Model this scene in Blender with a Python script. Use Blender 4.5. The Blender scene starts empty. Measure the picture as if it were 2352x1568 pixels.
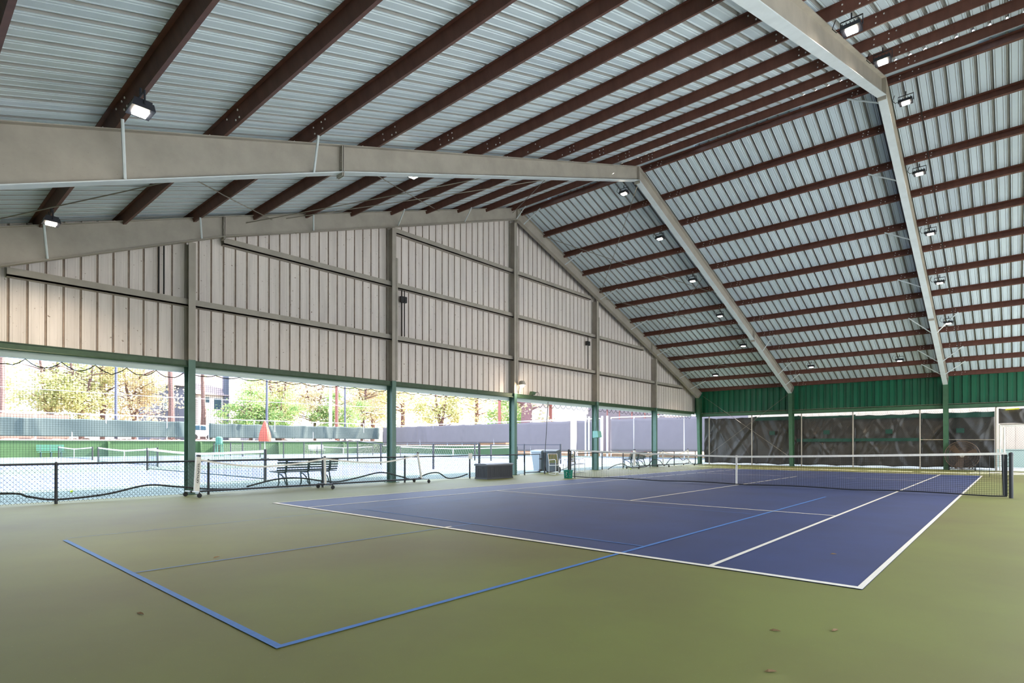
import bpy, math, random
from mathutils import Vector, Matrix
PI = math.pi
rnd = random.Random(7)
S = bpy.context.scene
C = S.collection

# ------------------------------------------------------------------ camera
cam = bpy.data.cameras.new('camera'); cam_o = bpy.data.objects.new('camera', cam); C.objects.link(cam_o)
cam_o.location = (11.9676, -5.5951, 1.2495)
cam_o.rotation_euler = (PI/2 + 0.0039, 0, 0.7179)
cam.sensor_width = 36; cam.lens = 1299.2/2352*36
cam.shift_x = (1176-1198.4)/2352; cam.shift_y = (1016.0-784)/2352
cam.clip_start = 0.05; cam.clip_end = 600
S.camera = cam_o
# ------------------------------------------------------------------ sky, sun, exposure
SKY_STRENGTH = 2.0
SUN_ENERGY = 9.5
LAMP_POWER = 30.0
EXPOSURE = 1.46
S.view_settings.view_transform = 'Standard'; S.view_settings.look = 'None'
S.view_settings.exposure = EXPOSURE; S.view_settings.gamma = 1; S.view_settings.use_curve_mapping = False
w = bpy.data.worlds.new('sky'); S.world = w; w.use_nodes = True
nt = w.node_tree; bg = nt.nodes['Background']
sk = nt.nodes.new('ShaderNodeTexSky'); sk.sky_type = 'NISHITA'; sk.sun_disc = False
sk.sun_elevation = math.radians(37); sk.sun_rotation = math.radians(13); sk.dust_density = 2.0; sk.air_density = 1.0
hs = nt.nodes.new('ShaderNodeMix'); hs.data_type = 'RGBA'; hs.inputs[0].default_value = 0.55
mul = nt.nodes.new('ShaderNodeMix'); mul.data_type = 'RGBA'; mul.blend_type = 'MULTIPLY'; mul.inputs[0].default_value = 1
mul.inputs[7].default_value = (0.28, 0.28, 0.28, 1)
nt.links.new(sk.outputs[0], mul.inputs[6]); nt.links.new(mul.outputs[2], hs.inputs[6])
hs.inputs[7].default_value = (0.84, 0.90, 1.0, 1)
nt.links.new(hs.outputs[2], bg.inputs[0]); bg.inputs[1].default_value = SKY_STRENGTH
sun = bpy.data.lights.new('sun', 'SUN'); sun.energy = SUN_ENERGY; sun.angle = math.radians(0.53); sun.color = (1, 0.95, 0.86)
sun_o = bpy.data.objects.new('sun', sun); C.objects.link(sun_o); sun_o.location = (0, 20, 40)
sun_o.rotation_euler = Vector((-0.3, -1.3, -1.0)).to_track_quat('-Z', 'Y').to_euler()

# ------------------------------------------------------------------ materials
def srgb(r, g, b):
    f = lambda c: (c/255/12.92) if c/255 <= 0.04045 else ((c/255+0.055)/1.055)**2.4
    return (f(r), f(g), f(b), 1)
def mat(name, col, rough=0.6, metal=0.0, spec=0.5, bump=0.0, bscale=200, var=0.0, vscale=3.0, vcol=None, stretch=None, trans=0.0, alpha=None):
    m = bpy.data.materials.new(name); m.use_nodes = True
    t = m.node_tree; b = t.nodes['Principled BSDF']
    b.inputs['Roughness'].default_value = rough; b.inputs['Metallic'].default_value = metal
    b.inputs['Specular IOR Level'].default_value = spec
    b.inputs['Base Color'].default_value = col
    tc = t.nodes.new('ShaderNodeTexCoord')
    if var > 0 or vcol:
        n = t.nodes.new('ShaderNodeTexNoise'); n.inputs['Scale'].default_value = vscale; n.inputs['Detail'].default_value = 6; n.inputs['Roughness'].default_value = 0.62
        mp = t.nodes.new('ShaderNodeMapping'); mp.inputs['Scale'].default_value = stretch or (1, 1, 1)
        t.links.new(tc.outputs['Object'], mp.inputs[0]); t.links.new(mp.outputs[0], n.inputs['Vector'])
        r = t.nodes.new('ShaderNodeMapRange'); r.inputs[1].default_value = 0.38; r.inputs[2].default_value = 0.68
        t.links.new(n.outputs[0], r.inputs[0])
        mx = t.nodes.new('ShaderNodeMix'); mx.data_type = 'RGBA'; t.links.new(r.outputs[0], mx.inputs[0])
        mx.inputs[6].default_value = col
        v2 = vcol or tuple(c*(1-var) for c in col[:3])+(1,)
        mx.inputs[7].default_value = v2
        t.links.new(mx.outputs[2], b.inputs['Base Color'])
    if bump > 0:
        n2 = t.nodes.new('ShaderNodeTexNoise'); n2.inputs['Scale'].default_value = bscale; n2.inputs['Detail'].default_value = 3
        t.links.new(tc.outputs['Object'], n2.inputs['Vector'])
        bp = t.nodes.new('ShaderNodeBump'); bp.inputs['Strength'].default_value = bump; bp.inputs['Distance'].default_value = 0.01
        t.links.new(n2.outputs[0], bp.inputs['Height']); t.links.new(bp.outputs[0], b.inputs['Normal'])
    if trans > 0:
        tr = t.nodes.new('ShaderNodeBsdfTranslucent'); tr.inputs[0].default_value = col
        ms = t.nodes.new('ShaderNodeMixShader'); ms.inputs[0].default_value = trans
        out = t.nodes['Material Output']
        t.links.new(b.outputs[0], ms.inputs[1]); t.links.new(tr.outputs[0], ms.inputs[2]); t.links.new(ms.outputs[0], out.inputs[0])
    return m
def speckled(name, col, col2, speck, rough, spec, s1, s2, thr, stretch=(1, 1, 1), bump=0.0, col3=None):
    """two noise tones and small dirt specks"""
    m = mat(name, col, rough, 0, spec, bump=bump, bscale=260, vcol=col2, vscale=s1, stretch=stretch)
    t = m.node_tree; b = t.nodes['Principled BSDF']; src = b.inputs['Base Color'].links[0].from_socket
    tc = [n for n in t.nodes if n.type == 'TEX_COORD'][0]
    n = t.nodes.new('ShaderNodeTexNoise'); n.inputs['Scale'].default_value = s2; n.inputs['Detail'].default_value = 4
    t.links.new(tc.outputs['Object'], n.inputs['Vector'])
    r = t.nodes.new('ShaderNodeMapRange'); r.inputs[1].default_value = thr; r.inputs[2].default_value = thr+0.05
    t.links.new(n.outputs[0], r.inputs[0])
    mx = t.nodes.new('ShaderNodeMix'); mx.data_type = 'RGBA'; t.links.new(r.outputs[0], mx.inputs[0])
    t.links.new(src, mx.inputs[6]); mx.inputs[7].default_value = speck
    t.links.new(mx.outputs[2], b.inputs['Base Color'])
    return m
def emit(name, col, st):
    m = bpy.data.materials.new(name); m.use_nodes = True; b = m.node_tree.nodes['Principled BSDF']
    b.inputs['Base Color'].default_value = col; b.inputs['Emission Color'].default_value = col; b.inputs['Emission Strength'].default_value = st
    return m
M = {}
M['court_green'] = speckled('green_acrylic', srgb(114, 119, 63), srgb(102, 97, 59), srgb(150, 146, 110), 0.58, 0.30, 0.22, 90, 0.70, bump=0.06)
M['court_blue'] = speckled('blue_acrylic', srgb(44, 60, 108), srgb(40, 53, 95), srgb(96, 106, 134), 0.58, 0.35, 0.6, 90, 0.71, bump=0.06)
M['line_white'] = mat('white_line_paint', srgb(232, 226, 214), 0.6, var=0.12, vscale=30)
M['line_blue'] = mat('blue_line_paint', srgb(62, 116, 186), 0.6, var=0.15, vscale=25)
M['steel'] = speckled('grey_painted_steel', srgb(168, 161, 151), srgb(153, 146, 137), srgb(96, 84, 70), 0.5, 0.5, 1.6, 60, 0.72)
M['steel_light'] = mat('pale_steel_lit_flange', srgb(214, 222, 228), 0.45, var=0.1)  # pale steel parts; on rafter bottom flanges it paints in light from below
M['steel_green'] = mat('green_painted_steel', srgb(58, 96, 70), 0.45, var=0.2, vscale=4)
M['column_green_lit'] = mat('lit_green_column_paint', srgb(84, 118, 106), 0.45, var=0.2, vscale=4)  # green column paint lightened, outdoor light put into the colour
M['header_green'] = mat('dark_green_header_paint', srgb(58, 84, 60), 0.5, var=0.3, vscale=6)
M['header_pale'] = mat('pale_aqua_track_paint', srgb(222, 236, 234), 0.5)
M['purlin'] = speckled('red_oxide_steel', srgb(104, 66, 56), srgb(88, 54, 46), srgb(60, 42, 38), 0.5, 0.4, 2.0, 40, 0.68, stretch=(3, 1, 1))
M['bolt'] = mat('zinc_bolt', srgb(235, 235, 235), 0.4, 0.2)
M['roof'] = speckled('galvalume_panel', srgb(206, 220, 230), srgb(190, 204, 216), srgb(120, 120, 116), 0.38, 0.5, 0.7, 30, 0.74, stretch=(1, 0.3, 1))
M['roof_groove'] = mat('darker_roof_groove', srgb(156, 157, 156), 0.6, var=0.15, vscale=3)  # panel grooves drawn darker than the flat sheet
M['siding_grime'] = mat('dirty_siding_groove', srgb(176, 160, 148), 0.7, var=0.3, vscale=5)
M['siding'] = speckled('dusty_white_siding', srgb(228, 219, 214), srgb(208, 199, 194), srgb(112, 84, 64), 0.5, 0.4, 1.4, 17, 0.69, stretch=(1, 3.2, 0.25))
M['siding_green'] = speckled('green_siding', srgb(20, 96, 68), srgb(20, 82, 58), srgb(60, 74, 46), 0.38, 0.5, 1.2, 20, 0.72, stretch=(3, 1, 0.3))
M['galv'] = mat('galvanised_pipe', srgb(170, 160, 148), 0.45, 0.5)
M['black'] = mat('black_coated_steel', srgb(34, 34, 38), 0.45)
M['black_rubber'] = mat('black_rubber', srgb(24, 24, 26), 0.7)
M['fence_black'] = mat('black_vinyl_fence', srgb(44, 46, 52), 0.5)
M['wire'] = mat('chain_link_wire', srgb(52, 64, 68), 0.5)
M['net_black'] = mat('black_net_cord', srgb(22, 24, 30), 0.8)
M['net_thin'] = mat('green_netting', srgb(52, 72, 68), 0.8)
M['net_white'] = mat('white_vinyl_tape', srgb(226, 220, 212), 0.6, var=0.15, vscale=12)
M['plastic_grey'] = mat('charcoal_resin', srgb(62, 62, 68), 0.5, bump=0.1)
M['plastic_greyl'] = mat('charcoal_resin_lid', srgb(92, 94, 100), 0.5)
M['bin_blue'] = mat('pale_grey_bin', srgb(150, 160, 170), 0.5)
M['bin_dark'] = mat('dark_grey_bin', srgb(88, 96, 104), 0.5)
M['bench_green'] = mat('dark_green_bench_paint', srgb(36, 62, 58), 0.5)
M['bench_iron'] = mat('cast_iron_green', srgb(58, 78, 76), 0.5)
M['bench_far'] = mat('green_bench_paint', srgb(64, 116, 100), 0.5)
M['white_tube'] = mat('white_powder_coated_tube', srgb(225, 225, 228), 0.4)
M['web_green'] = mat('green_webbing', srgb(32, 110, 72), 0.8)
M['web_orange'] = mat('orange_webbing', srgb(222, 160, 90), 0.8)
M['hopper'] = mat('green_basket_plastic', srgb(0, 118, 96), 0.4)
M['tarp'] = speckled('dark_brown_tarp', srgb(64, 58, 54), srgb(50, 46, 44), srgb(84, 74, 62), 0.38, 0.5, 1.3, 9, 0.66)
M['tarp_green'] = mat('green_tarp', srgb(18, 70, 58), 0.45, var=0.2)
M['lamp_black'] = mat('black_lamp_housing', srgb(38, 40, 50), 0.4)
M['lamp_lens'] = emit('lit_led_lens', (1, 0.86, 0.66, 1), 30)
M['lamp_glow'] = emit('warm_flood_lens', (1, 0.80, 0.55, 1), 5)
M['conduit'] = mat('grey_conduit', srgb(128, 122, 112), 0.4, 0.3)
M['cable'] = mat('black_cable', srgb(30, 28, 26), 0.6)
M['box_green'] = mat('aqua_box_paint', srgb(120, 172, 162), 0.5)
M['ridge_baffle'] = mat('translucent_ridge_baffle', srgb(225, 225, 222), 0.4, trans=0.75)
M['ground'] = speckled('outdoor_green_acrylic', srgb(98, 118, 112), srgb(92, 110, 104), srgb(114, 130, 124), 0.7, 0.3, 0.4, 60, 0.72)
M['bounce_ground'] = mat('pale_bounce_ground', srgb(198, 202, 198), 0.8, var=0.08, vscale=0.5)  # ground added beyond the walls, kept pale to bounce light onto the roof
M['ground_blue'] = mat('outdoor_blue_acrylic', srgb(96, 110, 142), 0.7, var=0.06)
M['soil'] = mat('pine_straw_ground', srgb(150, 120, 95), 0.9, var=0.3, vscale=1.5)
M['retaining'] = mat('green_retaining_wall', srgb(60, 90, 50), 0.7, var=0.12, vscale=1)
M['mint_block'] = mat('pale_mint_block', srgb(150, 160, 146), 0.8)
M['coping'] = mat('pale_wall_coping', srgb(205, 195, 185), 0.7)
M['rubble'] = mat('red_brown_stone', srgb(160, 132, 120), 0.9, var=0.4, vscale=8, bump=0.4, bscale=6)
M['screen_green'] = mat('green_windscreen', srgb(72, 84, 84), 0.8, var=0.1, vscale=1)
M['screen_grey'] = mat('grey_windscreen', srgb(112, 104, 108), 0.8, var=0.06, vscale=1)
M['umbrella'] = mat('coral_umbrella_cloth', srgb(196, 104, 88), 0.8, trans=0.2)
M['bark'] = mat('pine_bark', srgb(128, 100, 96), 0.9, var=0.4, vscale=6, bump=0.5, bscale=12)
M['bark_pink'] = mat('pale_pink_bark', srgb(140, 108, 112), 0.9, var=0.25, vscale=6)
for k, c in dict(leaf_olive=(192, 196, 140), leaf_yellow=(228, 218, 172), leaf_green=(158, 192, 126), leaf_tan=(224, 210, 184)).items():
    M[k] = mat(k, srgb(*c), 0.7, var=0.25, vscale=1.3, trans=0.45)
M['house_grey'] = mat('grey_house_siding', srgb(92, 98, 116), 0.7)
M['house_white'] = mat('white_house_siding', srgb(225, 222, 222), 0.7)
M['house_roof'] = mat('shingle_roof', srgb(160, 145, 145), 0.9, var=0.2, vscale=8)
M['glass'] = mat('dark_window_glass', srgb(60, 84, 100), 0.08)
M['brick'] = mat('red_brick', srgb(164, 134, 124), 0.9, var=0.2, vscale=10)
M['shed'] = mat('tan_metal_siding', srgb(206, 184, 166), 0.5, var=0.12, vscale=2, stretch=(3, 1, 0.2))
M['car'] = mat('white_car_paint', srgb(230, 230, 232), 0.25)
M['car_red'] = mat('red_tail_lens', srgb(170, 30, 40), 0.3)
M['pole_grey'] = mat('blue_grey_pole', srgb(84, 86, 108), 0.5)
M['pole_red'] = mat('red_brown_pole', srgb(150, 92, 84), 0.7)
M['pole_white'] = mat('white_pole', srgb(220, 220, 225), 0.5)
M['leaf_dry'] = mat('dry_brown_leaf', srgb(120, 92, 58), 0.8)
M['ball'] = mat('tennis_ball_felt', srgb(190, 220, 60), 0.9)
M['fan_grill'] = mat('brown_fan_grille', srgb(96, 76, 62), 0.5)
M['yellow'] = mat('yellow_strap', srgb(210, 205, 30), 0.6)
M['ink'] = mat('dark_lettering', srgb(40, 36, 44), 0.6)

# ------------------------------------------------------------------ mesh helpers
OFF = {}
class MB:
    def __init__(s): s.v = []; s.f = []; s.m = []
    def add(s, vs, fs, m=0):
        o = len(s.v); s.v += [tuple(v) for v in vs]; s.f += [tuple(i+o for i in f) for f in fs]; s.m += [m]*len(fs); return s
    def box(s, x0, x1, y0, y1, z0, z1, m=0):
        return s.add([(x0,y0,z0),(x1,y0,z0),(x1,y1,z0),(x0,y1,z0),(x0,y0,z1),(x1,y0,z1),(x1,y1,z1),(x0,y1,z1)],
                     [(0,3,2,1),(4,5,6,7),(0,1,5,4),(1,2,6,5),(2,3,7,6),(3,0,4,7)], m)
    def bar(s, p, q, w, h=None, m=0, up=(0,0,1)):
        h = h or w; p = Vector(p); q = Vector(q); d = (q-p).normalized(); u = Vector(up)
        if abs(d.dot(u)) > 0.99: u = Vector((1,0,0))
        a = d.cross(u).normalized()*w/2; b = a.cross(d).normalized()*h/2
        vs = [p-a-b, p+a-b, p+a+b, p-a+b, q-a-b, q+a-b, q+a+b, q-a+b]
        return s.add(vs, [(0,1,2,3),(7,6,5,4),(0,4,5,1),(1,5,6,2),(2,6,7,3),(3,7,4,0)], m)
    def tube(s, pts, r, n=8, m=0, cap=True):
        pts = [Vector(p) for p in pts]; k = len(pts); rs = r if isinstance(r, (list, tuple)) else [r]*k
        rings = []; prev = None
        for i, p in enumerate(pts):
            d = (pts[min(i+1,k-1)]-pts[max(i-1,0)]).normalized()
            if prev is None:
                u = Vector((0,0,1)) if abs(d.z) < 0.9 else Vector((1,0,0)); a = d.cross(u).normalized()
            else: a = (prev - d*prev.dot(d)).normalized()
            prev = a; b = d.cross(a)
            rings.append([p+(a*math.cos(2*PI*j/n)+b*math.sin(2*PI*j/n))*rs[i] for j in range(n)])
        vs = [v for R in rings for v in R]; fs = []
        for i in range(k-1):
            for j in range(n):
                fs.append((i*n+j, i*n+(j+1)%n, (i+1)*n+(j+1)%n, (i+1)*n+j))
        if cap: fs.append(tuple(range(n))[::-1]); fs.append(tuple((k-1)*n+j for j in range(n)))
        return s.add(vs, fs, m)
    def lathe(s, c, prof, n=16, m=0, axis='z'):
        vs = []; fs = []
        for r, z in prof:
            for j in range(n):
                a = 2*PI*j/n; x, y = r*math.cos(a), r*math.sin(a)
                v = {'z': (x, y, z), 'x': (z, x, y), 'y': (x, z, y)}[axis]
                vs.append((c[0]+v[0], c[1]+v[1], c[2]+v[2]))
        for i in range(len(prof)-1):
            for j in range(n): fs.append((i*n+j, i*n+(j+1)%n, (i+1)*n+(j+1)%n, (i+1)*n+j))
        fs.append(tuple(range(n))[::-1]); fs.append(tuple((len(prof)-1)*n+j for j in range(n)))
        return s.add(vs, fs, m)
    def prism(s, poly, axis, a, b, m=0):
        """poly of 2D points in the plane perpendicular to axis, extruded from a to b"""
        f = {'x': lambda p, t: (t, p[0], p[1]), 'y': lambda p, t: (p[0], t, p[1]), 'z': lambda p, t: (p[0], p[1], t)}[axis]
        n = len(poly); vs = [f(p, a) for p in poly]+[f(p, b) for p in poly]
        fs = [tuple(range(n)), tuple(range(2*n-1, n-1, -1))]+[(i, n+i, n+(i+1)%n, (i+1)%n) for i in range(n)]
        return s.add(vs, fs, m)
    def build(s, name, mats, parent=None, loc=None, smooth=False, sm_angle=None):
        o3 = Vector(loc) if loc is not None else (OFF.get(parent.name, Vector()) if parent else Vector())
        me = bpy.data.meshes.new(name)
        me.from_pydata([tuple(Vector(v)-o3) for v in s.v], [], s.f)
        if not isinstance(mats, (list, tuple)): mats = [mats]
        for mm in mats: me.materials.append(M[mm])
        me.polygons.foreach_set('material_index', s.m)
        if smooth: me.polygons.foreach_set('use_smooth', [True]*len(s.f))
        me.update()
        o = bpy.data.objects.new(name, me); C.objects.link(o)
        OFF[o.name] = o3
        if parent: o.parent = parent
        elif loc is not None: o.location = o3
        return o
def tag(o, label=None, cat=None, group=None, kind=None):
    if label: o['label'] = label
    if cat: o['category'] = cat
    if group: o['group'] = group
    if kind: o['kind'] = kind
    return o
def thing(name, loc, label, cat, group=None):
    o = bpy.data.objects.new(name, None); C.objects.link(o); o.location = loc; o.empty_display_size = 0.2
    OFF[o.name] = Vector(loc); tag(o, label, cat, group); return o
def copy_tree(o, parent=None):
    c = o.copy(); C.objects.link(c)
    if parent: c.parent = parent
    for ch in list(o.children): copy_tree(ch, c)
    return c
def dup(root, loc, label, rz=None, group=None):
    r = copy_tree(root); r.location = loc
    if rz is not None: r.rotation_euler = (0, 0, rz)
    r['label'] = label
    if group: r['group'] = group
    return r
def struct(o, label=None): o['kind'] = 'structure'; return o

# ------------------------------------------------------------------ key dimensions
XL, XR = -3.92, 15.3          # gable walls
YN, YF = -6.35, 29.95         # eave walls
YR = 11.79                    # ridge
SR, SL = 0.3466, 0.335
def top(y): return 10.88-(SR*(y-YR) if y >= YR else SL*(YR-y))     # top of rafters
def roofz(y): return top(y)+0.215
ORD = ['first', 'second', 'third', 'fourth', 'fifth', 'sixth', 'seventh', 'eighth', 'ninth', 'tenth', 'eleventh', 'twelfth', 'thirteenth']
# ------------------------------------------------------------------ floor with painted court
fl = MB()
fl.box(XL-0.05, XR, YN, 30.3, -0.2, 0.0, 0)
def patch(mb, x0, x1, y0, y1, z, m): mb.add([(x0,y0,z),(x1,y0,z),(x1,y1,z),(x0,y1,z)], [(0,1,2,3)], m)
patch(fl, 0, 10.97, 0, 23.77, 0.002, 1)
def vl(mb, x, y0, y1, wd, z=0.004, m=2): patch(mb, x-wd/2, x+wd/2, y0, y1, z, m)
def hl(mb, y, x0, x1, wd, z=0.004, m=2): patch(mb, x0, x1, y-wd/2, y+wd/2, z, m)
def court_lines(mb, ox, oy, z, m=2):
    for x in (0.025, 1.37+0.0, 9.6, 10.945): vl(mb, ox+x, oy, oy+23.77, 0.05, z, m)
    for y in (0.04, 23.73): hl(mb, oy+y, ox, ox+10.97, 0.08, z+0.0008, m)
    for y in (5.485, 18.285): hl(mb, oy+y, ox+1.37, ox+9.6, 0.05, z+0.0008, m)
    vl(mb, ox+5.485, oy+5.485, oy+18.285, 0.05, z, m)
    vl(mb, ox+5.485, oy+0.08, oy+0.2, 0.05, z, m); vl(mb, ox+5.485, oy+23.57, oy+23.7, 0.05, z, m)
# blue practice court painted across the near end
BZ = 0.006
vl(fl, 8.54, -3.95, 9.4, 0.05, BZ, 3); hl(fl, -3.95, 2.6, 8.565, 0.05, BZ+0.0006, 3); vl(fl, 2.45, -3.92, 9.4, 0.012, BZ, 3)
vl(fl, 5.5, -3.92, 0.6, 0.022, BZ, 3); hl(fl, 0.62, 2.45, 8.54, 0.028, BZ+0.0006, 3); hl(fl, 4.8, 2.45, 8.54, 0.018, BZ+0.0006, 3)
court_lines(fl, 0, 0, 0.008)
struct(fl.build('floor', ['court_green', 'court_blue', 'line_white', 'line_blue']))

# ------------------------------------------------------------------ corrugated sheets
def profile(a, b, pitch=0.305, rw=0.045, dp=0.032, minor=True, mr=0.006):
    P = [(a, 0)]; x = a+pitch/2
    while x < b-rw:
        if minor:
            for k in (-0.36, -0.2): P += [(x+k*pitch-0.012, 0), (x+k*pitch, mr), (x+k*pitch+0.012, 0)]
        P += [(x-rw/2-0.012, 0), (x-rw/2+0.004, dp), (x+rw/2-0.004, dp), (x+rw/2+0.012, 0)]
        if minor:
            k = 0.2; P += [(x+k*pitch-0.012, 0), (x+k*pitch, mr), (x+k*pitch+0.012, 0)]
        x += pitch
    P.append((b, 0)); return P
def groove_sheet(rows, P, mb, deep=0.02, minor=True):
    n = len(P); vs = [v for r in rows for v in r]
    for i in range(len(rows)-1):
        pass
    fs, ms = [], []
    for i in range(len(rows)-1):
        for j in range(n-1):
            fs.append((i*n+j, i*n+j+1, (i+1)*n+j+1, (i+1)*n+j)); a, b = P[j][1], P[j+1][1]
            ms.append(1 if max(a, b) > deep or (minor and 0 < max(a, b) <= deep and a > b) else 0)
    o = len(mb.v); mb.v += [tuple(v) for v in vs]; mb.f += [tuple(k+o for k in f) for f in fs]; mb.m += ms
def sheet(rows, m=0, mb=None):
    """rows: list of polylines of equal length -> quads"""
    mb = mb or MB(); n = len(rows[0]); vs = [v for r in rows for v in r]
    fs = [(i*n+j, i*n+j+1, (i+1)*n+j+1, (i+1)*n+j) for i in range(len(rows)-1) for j in range(n-1)]
    mb.add(vs, fs, m); return mb
# roof: two slopes
pr_ = profile(XL-0.25, XR+0.2, rw=0.045, dp=0.075, mr=0.013)
ceil = MB()
for y0, y1 in ((YN-0.3, 11.5), (12.08, 30.35)):
    rows = [[(x, y, roofz(y)+d) for x, d in pr_] for y in (y0, y1)]
    groove_sheet(rows, pr_, ceil)
    rows = [[(x, y, roofz(y)+0.09) for x in (XL-0.25, XR+0.2)] for y in (y0, y1)]
    sheet(rows, 0, ceil)
VENTS = [(-2.05, 0.95), (4.05, 7.35), (11.3, 14.4)]
xs = XL-0.25
for a, b in VENTS+[(XR+0.2, None)]:
    ceil.prism([(11.48, roofz(11.5)+0.0), (YR, 11.22), (12.10, roofz(12.08)+0.0), (12.10, roofz(12.08)+0.03), (YR, 11.25), (11.48, roofz(11.5)+0.03)], 'x', xs, a, 0)
    xs = b
struct(ceil.build('ceiling', ['roof', 'roof_groove']))
for k, (a, b) in enumerate(VENTS):
    t = thing('ridge_vent', ((a+b)/2, YR, 11.2), ['translucent ridge vent over the bay nearest the white gable wall', 'translucent ridge vent in the middle bay, between the two free roof frames', 'translucent ridge vent at the upper right, nearest the camera'][k], 'roof vent', 'ridge vents')
    n = 9; st = (b-a)/n
    p = MB(); p.prism([(11.28, 11.38), (YR, 11.52), (12.3, 11.38), (12.3, 11.39), (YR, 11.535), (11.28, 11.39)], 'x', a-0.05, b+0.05); p.build('vent_cap', ['steel_light'], t)
    q = MB(); q.box(a, b, 12.27, 12.28, 11.0, 11.385); q.box(a, b, 11.30, 11.31, 11.0, 11.385); q.build('vent_sun_baffle', ['ridge_baffle'], t)  # translucent sides added to keep a sun streak off the floor
    f = MB()
    for i in range(n+1): f.box(a+i*st-0.015, a+i*st+0.015, 11.5, 12.08, 11.08, 11.40)
    f.box(a, b, 11.47, 11.49, 11.08, 11.24); f.box(a, b, 12.09, 12.11, 11.08, 11.20)
    f.build('vent_frame', ['steel_light'], t)
# gable siding (left and right)
def gable(x, out, name, m, zb=3.3):
    mb = MB(); P = profile(YN, YF, rw=0.022, dp=0.032, mr=0.004)
    if True:
        rows = [[(x+out*d, y, zb) for y, d in P], [(x+out*d, y, roofz(y)+0.0) for y, d in P]]
        groove_sheet(rows, P, mb, minor=False)
    sheet([[(x+out*0.08, YN, zb), (x+out*0.08, YR, zb), (x+out*0.08, YF, zb)], [(x+out*0.08, YN, roofz(YN)), (x+out*0.08, YR, roofz(YR)), (x+out*0.08, YF, roofz(YF))]], 0, mb)
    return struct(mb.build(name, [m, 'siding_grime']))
gable(XL, -1, 'wall_left', 'siding'); gable(XR, 1, 'wall_right', 'siding', 4.7)  # right siding starts higher: unseen opening raised to let in more light
# eave walls, green siding above the openings
def eave_wall(y, out, name, zb=3.22):
    mb = MB(); P = []; x = XL
    while x < XR:
        P += [(x, 0), (x+0.13, 0.0), (x+0.16, 0.08), (x+0.28, 0.08), (x+0.31, 0)]; x += 0.34
    zt = roofz(y)
    sheet([[(px, y+out*d, zb) for px, d in P], [(px, y+out*d, zt) for px, d in P]], 0, mb)
    sheet([[(XL, y+out*0.09, zb), (XR, y+out*0.09, zb)], [(XL, y+out*0.09, zt), (XR, y+out*0.09, zt)]], 0, mb)
    return struct(mb.build(name, ['siding_green']))
eave_wall(YF, 1, 'wall_back'); eave_wall(YN, -1, 'wall_front', 0.05)

# ------------------------------------------------------------------ purlins
def purlin(y, side, label, group):
    s = SR if side > 0 else -SL
    n = Vector((0, s, 1)).normalized(); n = Vector((0, n.y, n.z)); u = Vector((0, 1, -s)).normalized()
    zb = top(y); base = Vector((0, y, zb)); H = 0.2
    def P(a, b): v = base+u*a+n*b; return (v.y, v.z)
    t_ = 0.006
    sec = [P(0, 0), P(0.065, 0), P(0.065, 0.018), P(0.059, 0.018), P(0.059, t_), P(t_, t_), P(t_, H), P(-0.065, H), P(-0.065, H-t_), P(0, H-t_)]
    mb = MB(); mb.prism(sec, 'x', XL+0.03, XR-0.03, 0)
    for fx in (2.1, 9.34):
        for dx in (-0.75, -0.62, -0.35, 0.35, 0.62, 0.75):
            for b in (0.05, 0.15):
                if rnd.random() < 0.85:
                    v = base+n*b; mb.box(fx+dx+b*0.1-0.011, fx+dx+b*0.1+0.011, v.y-0.012, v.y+0.001, v.z-0.011, v.z+0.011, 1)
    o = mb.build('roof_purlin', ['purlin', 'bolt'], loc=(5.7, y, zb))
    return tag(o, label, 'purlin', group)
for k in range(13):
    if k == 0: lab = 'brown steel purlin along the right side of the ridge, glowing orange beneath the ridge vents'
    elif k == 12: lab = 'brown eave strut running along the top of the green back wall'
    else: lab = '%s brown steel purlin below the ridge purlin on the right roof slope' % ORD[k-1]
    purlin(12.05+k*1.467, 1, lab, 'purlins of the far right roof slope')
for k in range(13):
    lab = 'brown steel purlin along the left side of the ridge, above both big roof frames' if k == 0 else '%s brown steel purlin below the ridge purlin on the left roof slope' % ORD[k-1]
    purlin(11.48-k*1.48, -1, lab, 'purlins of the near left roof slope')

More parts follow.
